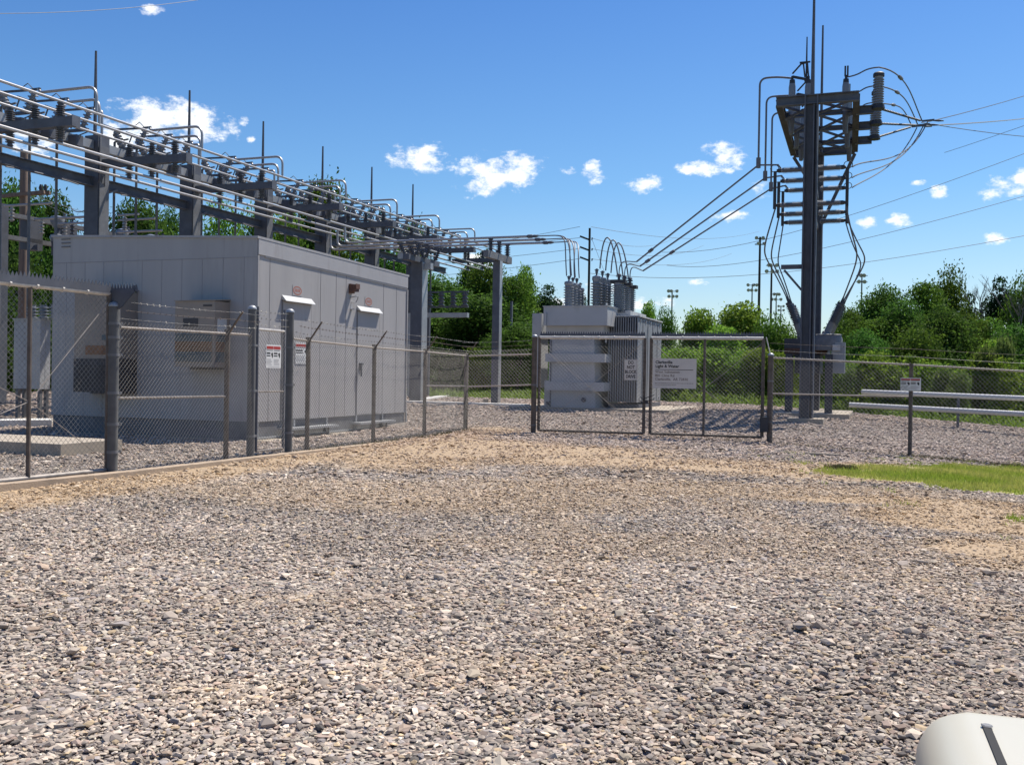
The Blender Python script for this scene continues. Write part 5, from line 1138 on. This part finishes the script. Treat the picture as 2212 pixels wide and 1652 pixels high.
fr_(.015, w-.015, .012, .017); fr_(.015, w-.015, h-.017, h-.012); fr_(.012, .017, .018, h-.018); fr_(w-.017, w-.012, .018, h-.018); m.build('border_line', M['ink'], t)
for i, tx in enumerate(('DO', 'NOT', 'BLOCK', 'DRIVE')): lettering(tx, h*.215, o_+gu*w/2+UP*(h*(.775-.222*i)), gu, UP, n*1., M['ink'], t, bold=True, align='CENTER', sx=.80)
t, o_, w, h, n, P = signboard(1411, 774, 1505, 838, 'wide weathered board naming the West Substation on the right gate leaf')
m = MB(); fr_(w*.06, w*.93, h*.615, h*.632); m.build('rule_line', M['ink'], t)
lettering('Clarksville\nLight & Water', h*.135, o_+gu*w*.06+UP*h*.83, gu, UP, n, M['ink'], t, bold=True)
lettering('West Substation\n801 Cline Rd\nClarksville,  AR 72830', h*.122, o_+gu*w*.055+UP*h*.51, gu, UP, n, M['inkf'], t)
m = MB()
for j, e_ in ((0, .92), (1, .55)):
    x = .055
    while x < e_: q_ = random.uniform(.02, .05); fr_(w*x, w*(x+q_), h*(.165-.055*j), h*(.18-.055*j)); x += q_+.012
m.build('small_print', M['inkf'], t)
ps = G(1947, 900); zs1, zs0 = zpx(R2, 817), zpx(R2, 843); ln_ = V((R2.x, R2.y, 0)); A_ = online(1947, Pg1, ln_); Bq = online(1991, Pg1, ln_); ru = (ln_-Pg1).normalized(); rn = V((ru.y, -ru.x, 0))
warn_sign(V((A_.x, A_.y, zpx(A_, 816)))+rn*.05, ru, UP, rn, (Bq-A_).length, zpx(A_, 816)-zpx(A_, 843.5), 'grey placard with two red bands hung on the fence right of the tower')
# dirt-stained kerb under the left fence
k0 = V((gC.x, gC.y, 0))+frt*.22-fdir*.2; k1 = LA0+frt*.18; 
m = MB(); prev = None
for i in range(22):
    f = i/21; c = k0.lerp(k1, f*3) if f < .333 else k1.lerp(lf(900)+frt*.16, (f-.333)/.667)
    if prev is not None:
        z = .095-.10*max(0, f-.15); m.hexa([prev-frt*.10-UP*.2, prev+frt*.10-UP*.2, c+frt*.10-UP*.2, c-frt*.10-UP*.2, prev-frt*.10+UP*z, prev+frt*.10+UP*z, c+frt*.10+UP*z, c-frt*.10+UP*z])
    prev = c
o = m.build('kerb', M['curb']); struct(o, 'dusty tan concrete kerb along the foot of the left fence')
# far fence behind the yard
ff = []
for (px, py) in ((920, 756), (1145, 762), (1280, 780), (1430, 797), (1600, 809), (1800, 821), (2010, 833), (2212, 845), (2420, 857)):
    yy = {920: 60, 1145: 58, 1280: 56, 1430: 54}.get(px, 54-(px-1430)*.0155); ff.append(at(px, py, yy))
t = thing('back_fence', 'distant chain link fence along the far edge of the yard before the bushes', 'fence', ff[3])
for i, P in enumerate(ff): m = MB(); m.tube([P-UP*2.6, P+UP*.02], .035, 6); m.build('post', M['galv'], t)
for i in range(len(ff)-1):
    m = MB(); m.tube([ff[i], ff[i+1]], .022, 6); m.build('top_rail', M['rail'], t)
    m = chain(ff[i], ff[i+1], ff[i].z-2.2, ff[i+1].z-2.2, ff[i].z, ff[i+1].z, .42, .0012); m.build('chain_link_mesh', M['galvd'], t)
P = at(2082, 826, 44.2); m = MB(); m.box(P-UP*.0, .28, .02, .42, R(20)); o = m.build('small_notice', M['signw']); tag(o, 'tiny pale notice on the distant fence at the right', 'sign')
# white pipe barrier on the right
t = thing('pipe_barrier', 'two white horizontal pipes on short posts at the right edge of the yard', 'barrier', at(2070, 880, 34))
for nm, (xa, ya, xb, yb, D0, D1) in (('upper_pipe', (1862, 846, 2400, 868, 35.5, 30.8)), ('lower_pipe', (1835, 874, 2400, 904, 35, 30.4))):
    A_, Bq = at(xa, ya, D0), at(xb, yb, D1); m = MB(); m.tube([A_, Bq], .085, 12); m.build(nm, M['white'], t, 40)
for px in (2071, 2300):
    P = online(px, at(1862, 846, 35.5), at(2400, 868, 30.8)); z_ = at(1862, 846, 35.5).z+(at(2400,868,30.8).z-at(1862,846,35.5).z)*(px-1862)/538
    m = MB(); m.tube([V((P.x, P.y, z_-.08)), V((P.x, P.y, float(zg(P.x, P.y))-.3))], .05, 8); m.build('post', M['galvd'], t, 40)

# ================================================================== poles
def flood(px, py, Y, hgt, label, n=6, w=1.6, r=.16, split=False):
    w *= .68; r *= .7; Tp = at(px, py, Y); t = thing('floodlight_pole', label, 'light pole', Tp-UP*hgt, 'tall stadium light poles behind the yard')
    m = MB(); m.tube([Tp-UP*hgt, Tp], [r, r*.6], 8); m.build('pole', M['woodd'], t, 40)
    for j in range(2):
        z = -.15-j*w*.55; m = MB(); m.beam(Tp+UP*z-V((w/2,0,0)), Tp+UP*z+V((w/2,0,0)), .08, .08); m.build('crossbar', M['galvd'], t)
        k = n//2
        for i in range(k):
            c = Tp+UP*(z+.12)+V(((i+.5)/k-.5, 0, 0))*w*1.1; a = random.uniform(-.7, .7); dv = V((math.sin(a), -math.cos(a), -.35)).normalized()
            m = MB(); m.lathe(c, c+dv*w*.26, [(0,w*.06),(.4,w*.14),(1,w*.18)], 10); m.build('floodlight', M['galvl'], t, 40)
flood(1642, 512, 80, 14, 'nearest and tallest dark stadium light pole left of the tower', 4, 1.2, .2)
flood(1667, 571, 115, 17, 'stadium light pole hugging the tower cables, second tallest', 6, 1.9, .25)
flood(1625, 614, 150, 15, 'stadium light pole just left of the tallest one, with a wide head', 6, 2.1, .2)
flood(1677, 634, 160, 14, 'short stadium light pole head directly under the tower-side pole', 6, 2.2, .2)
flood(1687, 660, 150, 12, 'lowest stadium light pole, right against the tower bushing', 4, 1.6, .18)
flood(1452, 627, 140, 16, 'stadium light pole standing alone right of the transformer', 6, 2.0, .2)
flood(1862, 593, 130, 17, 'stadium light pole rising above the trees right of the tower', 4, 2.2, .2)
# utility pole behind the transformer
Tp = at(1274, 493, 75); t = thing('utility_pole', 'dark wooden utility pole with three arms behind the transformer', 'utility pole', Tp-UP*12)
m = MB(); m.tube([Tp-UP*12, Tp], [.11, .085], 10); m.build('pole', M['woodd'], t, 40)
arms_ = []
for j, py in enumerate((517, 540, 562)):
    P = at(1274, py, 75); m = MB(); m.beam(P+UP*-.05, P-V((.75,0,0))+UP*.22, .10, .12); m.lathe(P+V((.15,0,-.05)), P+V((.2,0,.12)), [(0,.05),(1,.05)], 6); m.build('crossarm', M['woodd'], t); arms_.append(P)
for j, P in enumerate(arms_+[Tp]):
    for (dx, dy_, e, side) in (((-1, 0, at(430+100*j, (566+22*j) if j < 3 else 556, 110), 'left')), ((1, 0, at(1460+60*j, (512+18*j) if j < 3 else 500, 150), 'right'))):
        m = MB(); m.tube(sag(P+V((-.75 if side == 'left' else .1, 0, .1)), e, 1.0 if side == 'right' else .5, 12), .016, 4)
        o = m.build('power_line', M['cable'], None, 40); tag(o, f'thin line leaving the wooden utility pole to the {side}, {["top arm","middle arm","bottom arm","pole top"][j]}', 'power line', 'thin lines on the wooden utility pole')
m = MB(); m.tube([at(1278, 515, 75), at(1345, 690, 68)], .014, 4); o = m.build('guy_wire', M['cable']); tag(o, 'faint guy wire slanting down right of the wooden utility pole', 'guy wire')
# left wooden pole with crossarms
Pp = at(52, 330, 42); t = thing('utility_pole', 'brown wooden pole with crossarms behind the rack at the left edge', 'utility pole', Pp-UP*10)
b_ = at(47, 812, 42); m = MB(); m.tube([V((b_.x, b_.y, 0)), Pp], [.19, .15], 10); m.build('pole', M['wood'], t, 40)
m = MB(); m.tube([V((b_.x+.28, b_.y-.1, 0)), V((b_.x+.28, b_.y-.1, 5.6))], .07, 8); m.build('conduit', M['galvl'], t, 40)
for (xa, ya, xb, yb) in ((5, 424, 96, 415), (20, 421, 108, 417)): m = MB(); m.beam(at(xa, ya, 41.7 if xa < 10 else 42.4), at(xb, yb, 41.7 if xa < 10 else 42.4), .12, .14); m.build('crossarm', M['wood'], t)
m = MB()
for px in (88, 98): P = at(px, 414, 42); m.lathe(P, P+UP*.3, [(0,.05),(.5,.09),(1,.04)], 8)
m.build('pin_insulators', M['black'], t, 40)
for j, (xa, ya, xb, yb) in enumerate(((-40, 372, 240, 470), (-40, 300, 560, 430), (-30, 330, 250, 402), (60, 420, 250, 490))):
    m = MB(); m.tube(sag(at(xa, ya, 50), at(xb, yb, 60), .3, 8), .014, 4); o = m.build('power_line', M['cable'], None, 40); tag(o, f'faint thin line seen through the rack left of the building, {["steepest from the left edge","longest","short upper one","short lower one"][j]}', 'power line', 'faint lines through the rack')

# ================================================================== trees and bushes
def leaf_mesh(name, rng_, H, Wd, n, leaf, cols, base=.25, blobs=16, tall=1., droop=0.):
    # clusters
    cen = []
    for i in range(blobs):
        z = rng_.uniform(base, .93); pr = math.sin(min(1, (z-base)/(1-base)*.9+.18)*math.pi)**.6*(1 if tall else 1); a = rng_.uniform(0, 6.28); rr = rng_.uniform(.1, .95)*pr*Wd*.36
        cen.append((rr*math.cos(a), rr*math.sin(a), z*H, Wd*rng_.uniform(.16, .30)))
    cen.append((0, 0, H*.92, Wd*.12)); cen = np.array(cen); k = rng_.choice(len(cen), n, p=(cen[:, 3]**2)/np.sum(cen[:, 3]**2))
    d = rng_.normal(size=(n, 3)); d /= np.linalg.norm(d, axis=1)[:, None]; rad = cen[k, 3]*(1-np.abs(rng_.normal(0, .28, n)))
    st = rng_.random(n) < .12; rad = np.where(st, rad*rng_.uniform(1.0, 1.45, n), rad)
    P = cen[k, :3]+d*rad[:, None]*np.array([1, 1, .85]); P[:, 2] -= droop*np.abs(rng_.normal(0, 1, n))*leaf
    a = rng_.normal(size=(n, 3)); a = a*.8+d*.5; a /= np.linalg.norm(a, axis=1)[:, None]; b = np.cross(a, rng_.normal(size=(n, 3))); b /= np.linalg.norm(b, axis=1)[:, None]; c = np.cross(a, b)
    s = leaf*rng_.uniform(.55, 1.3, n)[:, None]; vv = np.stack([P-b*s, P+c*s*.45, P+b*s, P-c*s*.45], 1)
    cl = rng_.uniform(.72, 1.3, len(cen))[k][:, None]*rng_.uniform(.7, 1.3, (n, 1)); mixf = np.clip(rng_.uniform(0, 1, len(cen))[k]*.7+rng_.normal(.15, .18, n), 0, 1)[:, None]
    col = (np.array([cols[0]])*(1-mixf)+np.array([cols[1]])*mixf)*cl
    me = bpy.data.meshes.new(name); V_ = vv.reshape(-1, 3); me.vertices.add(len(V_)); me.vertices.foreach_set('co', V_.astype(np.float32).ravel()); me.loops.add(n*4); me.loops.foreach_set('vertex_index', np.arange(n*4, dtype=np.int32)); me.polygons.add(n)
    me.polygons.foreach_set('loop_start', np.arange(0, n*4, 4, dtype=np.int32)); me.polygons.foreach_set('loop_total', np.full(n, 4, np.int32)); me.update(calc_edges=True); me.shade_flat()
    at_ = me.attributes.new('col', 'FLOAT_COLOR', 'POINT'); at_.data.foreach_set('color', np.repeat(np.concatenate([col, np.ones((n, 1))], 1), 4, 0).astype(np.float32).ravel()); me.materials.append(M['leaf']); return me, cen
def trunk_mesh(rng_, H, Wd, cen, r=.16):
    m = MB(); top = V((rng_.normal()*.1*Wd*.3, 0, H*.8)); m.tube([V((0, 0, -.6)), V((0, 0, H*.3)), V((top.x*.6, 0, H*.55)), top], [r, r*.8, r*.5, r*.15], 7)
    for c in cen[::2]: z0 = max(.2*H, c[2]*.55); m.tube([V((0, 0, z0)), V((c[0]*.5, c[1]*.5, z0+(c[2]-z0)*.6)), V(c[:3])], [r*.35, r*.22, r*.06], 5)
    o = m.build('trunk', M['bark'], None, 40); me = o.data; bpy.data.objects.remove(o); return me
DARK = ((.042,.088,.015), (.10,.18,.028)); MID = ((.072,.135,.018), (.17,.26,.036)); LIGHT = ((.13,.22,.024), (.27,.37,.05)); GREY = ((.09,.14,.03), (.21,.26,.075))
TV = {}
def variant(key, H, Wd, n, leaf, cols, base, blobs, seed, **kw):
    rg = np.random.default_rng(seed); me, cen = leaf_mesh('crown', rg, H, Wd, n, leaf, cols, base, blobs, **kw); TV[key] = (me, trunk_mesh(rg, H, Wd, cen, .02*H), H, Wd)
variant('big1', 10, 7.5, 20000, .135, DARK, .22, 22, 1); variant('big2', 10, 6.5, 18000, .13, MID, .25, 19, 2); variant('big3', 10, 7, 18000, .13, DARK, .18, 24, 3)
variant('sparse', 10, 6, 5200, .13, MID, .3, 22, 4); variant('cedar', 8, 4, 9000, .11, ((.02,.05,.018),(.045,.085,.03)), .08, 14, 5)
variant('feath', 7, 5.5, 15000, .12, LIGHT, .12, 20, 6); variant('feath2', 7, 6, 15000, .12, MID, .08, 20, 7); variant('bush1', 3.2, 4.2, 7000, .10, MID, .02, 14, 8); variant('bush2', 3.2, 4.0, 7000, .10, LIGHT, .02, 12, 9)
variant('bushd', 3.6, 4.4, 7500, .10, DARK, .02, 14, 10); variant('palebush', 2.2, 2.6, 4500, .08, GREY, .02, 10, 11)
def plant(key, px, top, Y, width=None, label='', cat='tree', group=None, name='tree', gz_=None, rot=None):
    me, tm, H, Wd = TV[key]; T_ = at(px, top, Y); g = gz_ if gz_ is not None else float(zhill(T_.x, T_.y)); h = T_.z-g; sz = h/H; sx = (width*1.4/2150*Y/Wd) if width else sz
    t = thing(name, label, cat, V((T_.x, T_.y, g)), group); t.rotation_euler = (0, 0, random.uniform(0, 6.28) if rot is None else rot); t.scale = (sx, sx, sz)
    for nm, mm in (('crown' if cat == 'tree' else 'foliage', me), ('trunk' if cat == 'tree' else 'stem', tm)): o = bpy.data.objects.new(nm, mm); C.objects.link(o); o.parent = t
    return t
GL, GC_, GR_ = 'trees behind the rack at the left', 'trees behind the yard in the centre', 'trees behind the yard at the right'
TREES = [
 ('big1', 22, 395, 52, 150, 'dark tree at the left edge behind the wooden pole', GL), ('big3', 112, 432, 58, 130, 'dark tree between the wooden pole and the first rack column', GL), ('big2', -40, 500, 48, 150, 'tree cut off by the left edge, below the wooden pole arms', GL),
 ('big1', 300, 432, 56, 150, 'rounded dark tree between the first and second rack columns', GL), ('big3', 368, 470, 60, 90, 'lower dark tree touching the second rack column', GL), ('cedar', 205, 455, 60, 60, 'narrow dark tree left of the first rack column', GL),
 ('sparse', 478, 440, 55, 120, 'thin open tree right of the second rack column', GL), ('sparse', 548, 452, 58, 110, 'thin open tree left of the third rack column', GL), ('sparse', 610, 455, 56, 110, 'thin open tree right of the third rack column', GL),
 ('big2', 692, 392, 62, 130, 'tallest tree behind the rack, peeking over the pipes', GL), ('big1', 640, 470, 64, 140, 'broad tree behind the building roof, left of the tallest one', GL), ('sparse', 760, 505, 64, 120, 'open tree behind the fourth rack column', GL), ('cedar', 800, 438, 66, 46, 'pointed dark tree behind the upper pipes', GL), ('cedar', 826, 432, 66, 46, 'taller pointed dark tree behind the upper pipes', GL), ('big2', 890, 485, 66, 90, 'tree behind the last jumper pipes', GL), ('big3', 855, 560, 64, 160, 'dark tree just above the right end of the building roof', GL),
 ('big2', 1012, 575, 66, 90, 'tree left of the T-shaped column', GC_), ('big1', 955, 600, 62, 170, 'broad dark tree behind the small steel frame', GC_), ('feath2', 1050, 582, 64, 110, 'tree with an open top behind the T-shaped column', GC_), ('big2', 1110, 598, 58, 120, 'bright leafy tree right of the T-shaped column', GC_), ('big1', 1040, 640, 56, 190, 'dark dense tree low behind the T-shaped column', GC_), ('feath', 1135, 590, 60, 60, 'feathery tree top leaning right of the T-shaped column', GC_),
 ('cedar', 1185, 606, 62, 90, 'dark pointed tree left of the transformer bushings', GC_), ('big1', 1120, 700, 52, 120, 'dark tree beside the left cabinet of the transformer', GC_), ('cedar', 1262, 632, 64, 40, 'small dark tree top between the transformer bushings', GC_), ('cedar', 1318, 655, 64, 40, 'small tree top between the tall bushings of the transformer', GC_),
 ('feath', 1401, 664, 80, 50, 'small light tree just right of the transformer arresters', GC_), ('feath2', 1438, 688, 60, 60, 'tree at the foot of the lone light pole', GC_), ('feath', 1512, 680, 56, 110, 'light feathery tree behind the address board', GR_), ('feath', 1600, 668, 54, 150, 'largest light feathery tree left of the tower', GR_), ('feath', 1560, 715, 52, 130, 'light green tree low between the two feathery ones', GR_), ('feath2', 1668, 705, 52, 110, 'tree right behind the drive gate post', GR_), ('feath', 1640, 760, 48, 120, 'bright bushy tree low behind the drive gate', GR_), ('feath2', 1470, 765, 52, 120, 'darker bushy tree low right of the transformer', GR_),
 ('big2', 1838, 668, 50, 90, 'leafy tree at the left end of the right-hand trees', GR_), ('big1', 1905, 620, 56, 130, 'rounded tree with sky gaps under the right light pole', GR_), ('big2', 1990, 612, 54, 110, 'tree in the middle of the right-hand trees', GR_), ('big3', 1945, 660, 50, 120, 'dark tree in front of the rounded one on the right', GR_), ('feath2', 2052, 615, 56, 90, 'tree with a ragged top right of the middle ones', GR_), ('big1', 2040, 665, 48, 130, 'dark dense tree low in the right-hand group', GR_),
 ('cedar', 2095, 622, 58, 60, 'dark narrow tree among the right-hand trees', GR_), ('cedar', 2160, 585, 56, 90, 'very dark ivy-clad tree near the right edge', GR_), ('big2', 2120, 690, 50, 120, 'leafy tree below the ivy-clad one', GR_), ('feath2', 2215, 628, 52, 90, 'tree cut off by the right edge', GR_), ('big3', 2190, 715, 48, 120, 'dark tree low at the right edge', GR_), ('feath', 2150, 745, 46, 110, 'pale green bushy tree low near the right edge', GR_), ('big1', 1870, 715, 46, 120, 'dark bushy tree beside the control cabinet of the breaker', GR_), ('feath2', 1980, 730, 45, 140, 'mid green bushy tree behind the placard on the fence', GR_), ('big3', 2290, 640, 52, 120, 'tree beyond the right edge', GR_)]
TREES += [('feath2', 1705, 728, 51, 100, 'bushy tree between the drive gate post and the breaker legs', GR_), ('feath', 1765, 742, 50, 90, 'bright bushy tree seen between the tower columns and the breaker', GR_), ('feath2', 1822, 716, 49, 100, 'bushy tree hidden partly by the control cabinet', GR_), ('feath2', 2080, 700, 49, 130, 'bushy tree filling the gap under the dark narrow tree', GR_), ('big2', 1900, 690, 50, 130, 'leafy tree low in front of the rounded one', GR_), ('feath2', 1010, 690, 58, 150, 'leafy tree filling the gap left of the T-shaped column', GC_), ('feath', 1540, 760, 49, 140, 'light bushy tree right of the address board', GR_)]
for (k, px, top, Y, wd, lb, g_) in TREES: plant(k, px, top, Y, wd, lb, 'tree', g_, 'cedar_tree' if k == 'cedar' else 'tree')
bl_ = 0
BW = ['first', 'second', 'third', 'fourth', 'fifth', 'sixth', 'seventh', 'eighth', 'ninth', 'tenth', 'eleventh', 'twelfth']
for i, px in enumerate(range(925, 1165, 34)): plant(('bushd', 'bush1')[i % 2], px, 742+(i*13) % 24, 53+(i % 3), 95, f'bush behind the fence corner panel, {BW[i]} from the left', 'bush', 'bushes behind the centre of the yard', 'bush')
for i, px in enumerate(range(1410, 1720, 36)): plant(('bush2', 'bush1')[i % 2], px, 758+(i*17) % 30, 50-(i % 3), 105, f'bush along the yard edge behind the drive gate, {BW[i]} from the left', 'bush', 'bushes behind the drive gate', 'bush')
for i, px in enumerate(range(1800, 2290, 42)): plant(('bushd', 'bush1', 'bush2')[i % 3], px, 768+(i*19) % 34, 45-(i % 3)*1.5, 120, f'bush in the row behind the white pipes, {BW[i]} from the left', 'bush', 'bushes behind the white pipes', 'bush')
for i, (px, top, Y) in enumerate(((1840, 800, 42), (1930, 806, 41), (2040, 806, 40), (2130, 770, 42), (2170, 750, 43), (2075, 815, 39))): plant('palebush', px, top, Y, 70, ['pale bush left of the fence placard', 'pale flowering bush behind the fence placard', 'pale flowering bush right of the fence placard', 'pale bush near the right edge', 'tallest pale bush near the right edge', 'low pale bush behind the upper white pipe'][i], 'bush', 'pale flowering bushes', 'bush')
for i, (px, top, Y) in enumerate(((-10, 620, 44), (30, 560, 46), (75, 610, 48), (-60, 560, 46), (120, 560, 50))): plant('bushd', px, top, Y, 170, ['dark bush at the left edge, low', 'dark bush behind the wooden pole foot', 'dark bush behind the grey cabinet', 'dark bush outside the left edge', 'dark bush hidden by the building corner'][i], 'bush', 'dark bushes behind the grey cabinet', 'bush')
# bare twiggy trees
for i, (px, top, Y, lb) in enumerate(((2125, 580, 54, 'bare twiggy tree left of the ivy-clad tree'), (2188, 560, 53, 'bare twiggy tree at the right edge, tallest'), (2092, 640, 55, 'small bare tree top among the right-hand trees'), (2208, 600, 50, 'bare twiggy tree cut by the right edge'), (188, 455, 58, 'bare thin tree top left of the first rack column'))):
    T_ = at(px, top, Y); t = thing('bare_tree', lb, 'tree', V((T_.x, T_.y, T_.z-9)), 'bare twiggy trees')
    m = MB()
    def br(p, d, L_, r, dep):
        q_ = p+d*L_*.5+V((random.uniform(-.1,.1), 0, 0))*L_*.5; e = p+d*L_; m.tube([p, q_, e], [r, r*.8, r*.55], 4)
        if dep:
            for _ in range(3): nd = (d+V((random.uniform(-.5,.5), random.uniform(-.5,.5), random.uniform(-.1,.3)))).normalized(); br(p+d*L_*random.uniform(.5, 1), nd, L_*.62, r*.55, dep-1)
    br(T_-UP*4.6, V((random.uniform(-.15,.15), 0, 1)).normalized(), 2.0, .055, 4); m.tube([T_-UP*9, T_-UP*4.6], [.12, .055], 6)
    m.build('branches', M['twig'], t)
# rough undergrowth along the yard edge
n = 60000; ex = rng.uniform(-40, 30, n); ey = edge(ex)+np.abs(rng.normal(0, 1, n))*2.6-.1; zz = zhill(ex, ey); hh = rng.uniform(.1, .55, n)*(.5+fbm(ex, ey, 1.7)); sz = rng.uniform(.03, .09, n)
P = np.stack([ex, ey, zz+hh*rng.random(n)], -1); d = rng.normal(size=(n, 3)); d[:, 2] = np.abs(d[:, 2])+.6; d /= np.linalg.norm(d, axis=1)[:, None]; b = np.cross(d, rng.normal(size=(n, 3))); b /= np.linalg.norm(b, axis=1)[:, None]
vv = np.stack([P-b*sz[:, None]*.4, P+b*sz[:, None]*.4, P+d*sz[:, None]*2.6], 1); mf = fbm(ex, ey, 3.)[:, None]
cc = (np.array([(.10,.16,.02)])*(1-mf)+np.array([(.26,.32,.06)])*mf)*rng.uniform(.6, 1.3, (n, 1)); cc = np.repeat(np.concatenate([cc, np.ones((n, 1))], 1), 3, 0)
o = mesh_np('undergrowth', vv.reshape(-1, 3), np.arange(n*3).reshape(-1, 3), cc, M['blade']); tag(o, 'rough green weeds along the far edge of the yard gravel', 'undergrowth', kind='stuff')
# weeds at the fence foot
n = 5000; f = rng.random(n); gx, gy, gz0 = [], [], []
SP = [(LA0.lerp(LB0, .35), LB0, .12, 1400), (V((P1662.x, P1662.y, 0)), R3, .10, 1700), (V((R2.x, R2.y, 0))-d_*.1, R3, .10, 900), (G(1800, 1012), G(1835, 1014), .10, 900), (dg(1170), dg(1640), .06, 300)]
PP = []
for A_, Bq, w, k in SP:
    tq = rng.random(k)**.8; PP.append(np.stack([A_[0]+(Bq[0]-A_[0])*tq+rng.normal(0, w, k), A_[1]+(Bq[1]-A_[1])*tq+rng.normal(0, w, k)], -1))
PP = np.concatenate(PP); n = len(PP); z0 = zg(PP[:, 0], PP[:, 1]); hgt = rng.uniform(.02, .11, n); th = rng.uniform(0, 6.28, n); w = .008; ln = rng.normal(0, .05, (n, 2))
vv = np.stack([np.stack([PP[:, 0]-w*np.cos(th), PP[:, 1]-w*np.sin(th), z0], -1), np.stack([PP[:, 0]+w*np.cos(th), PP[:, 1]+w*np.sin(th), z0], -1), np.stack([PP[:, 0]+ln[:, 0], PP[:, 1]+ln[:, 1], z0+hgt], -1)], 1)
cc = np.where(rng.random((n, 1)) < .6, np.array([(.11,.085,.05)]), np.array([(.08,.10,.03)]))*rng.uniform(.5, 1.3, (n, 1)); cc = np.repeat(np.concatenate([cc, np.ones((n, 1))], 1), 3, 0)
o = mesh_np('dry_weeds', vv.reshape(-1, 3), np.arange(n*3).reshape(-1, 3), cc, M['blade']); tag(o, 'dry brown weeds at the foot of the fences', 'weeds', kind='stuff')
P = G(2030, 941+70)
m = MB(); A_, Bq = G(2050, 1133) if False else G(2046, 1131), G(2120, 1136)
A_, Bq = G(1740, 1139*0+983), G(1812, 987); m.beam(A_+UP*.03, Bq+UP*.03, .09, .06); o = m.build('wood_strip', M['conc']); tag(o, 'short pale strip lying flat before the fence right of the drive gate', 'strip')

# ================================================================== off-white vehicle at the lower right
sp = at(2118, 1540, 1.41); vf = V((.315, .949, 0)); vr = V((.949, -.315, 0)); VF = lambda a, b, z: V((sp.x, sp.y, 0))+vr*a+vf*b+UP*z
HZ = sp.z; Wv = 1.72
t = thing('parked_vehicle', 'off-white vehicle corner in the bottom right, with a black seam beside the hood', 'vehicle', VF(.7, -2, 0))
def bev(name, a0, a1, b0, b1, z0, z1, r, seg, mt, par=t, sel=None):
    bm = bmesh.new(); vs = [bm.verts.new(VF(a, b, z)) for z in (z0, z1) for (a, b) in ((a0, b0), (a1, b0), (a1, b1), (a0, b1))]
    for f in ((0,3,2,1),(4,5,6,7),(0,1,5,4),(1,2,6,5),(2,3,7,6),(3,0,4,7)): bm.faces.new([vs[i] for i in f])
    bmesh.ops.bevel(bm, geom=list(bm.edges), offset=r, segments=seg, profile=.5, affect='EDGES', clamp_overlap=True)
    me = bpy.data.meshes.new(name); bm.to_mesh(me); bm.free(); me.materials.append(mt); me.shade_smooth(); o = bpy.data.objects.new(name, me); C.objects.link(o); o.parent = par; o.matrix_parent_inverse = Matrix.Translation(-par.location); return o
bev('front_body', -.085, Wv-.185, -1.35, .06, 0.48, HZ, .07, 8, M['car'])
m = MB()
prof = [(-1.3, HZ+.001), (-.8, HZ+.001), (-.06, HZ+.001), (-.03, HZ-.004), (0, HZ-.018), (.025, HZ-.036), (.045, HZ-.062), (.058, HZ-.1)]
for (b0, z0), (b1, z1) in zip(prof[:-1], prof[1:]): m.hexa([VF(-.005,b0,z0-.01),VF(.0055,b0,z0-.01),VF(.0055,b1,z1-.01),VF(-.005,b1,z1-.01),VF(-.005,b0,z0+.0015),VF(.0055,b0,z0+.0015),VF(.0055,b1,z1+.0015),VF(-.005,b1,z1+.0015)])
m.build('hood_seam', M['rubber'], t)
m = MB(); m.lathe(VF(.0005,-.062,HZ+.003), VF(.0005,-.062,HZ+.0045), [(0,.008),(1,.006)], 8); m.build('bump_stop', M['galv'], t)
bev('bumper', -.16, Wv-.21, .0, .20, .36, .60, .05, 4, M['rubber'])
bev('grille', .2, Wv-.57, .03, .075, .62, .86, .02, 3, M['black'])
for a in (-.12, Wv-.45): bev('headlight', a, a+.28, .0, .078, .66, .86, .03, 3, M['galvl'])
bev('cabin', -.17, Wv-.2, -4.2, -2.25, .45, 1.75, .16, 6, M['car'])
bev('side_body', -.185, Wv-.185, -4.6, -1.36, .45, 1.0, .10, 6, M['car'])
for (a, b) in ((-.10, -.62), (Wv-.27, -.62), (-.10, -3.5), (Wv-.27, -3.5)):
    m = MB(); m.lathe(VF(a-.11, b, .36), VF(a+.11, b, .36), [(0,.30),(.15,.36),(.85,.36),(1,.30)], 24); w_ = m.build('wheel', M['rubber'], t, 40)
    m = MB(); m.lathe(VF(a-.113, b, .36), VF(a-.10, b, .36), [(0,.12),(.5,.20),(1,.21)], 18); m.build('rim', M['galvl'], w_, 40)
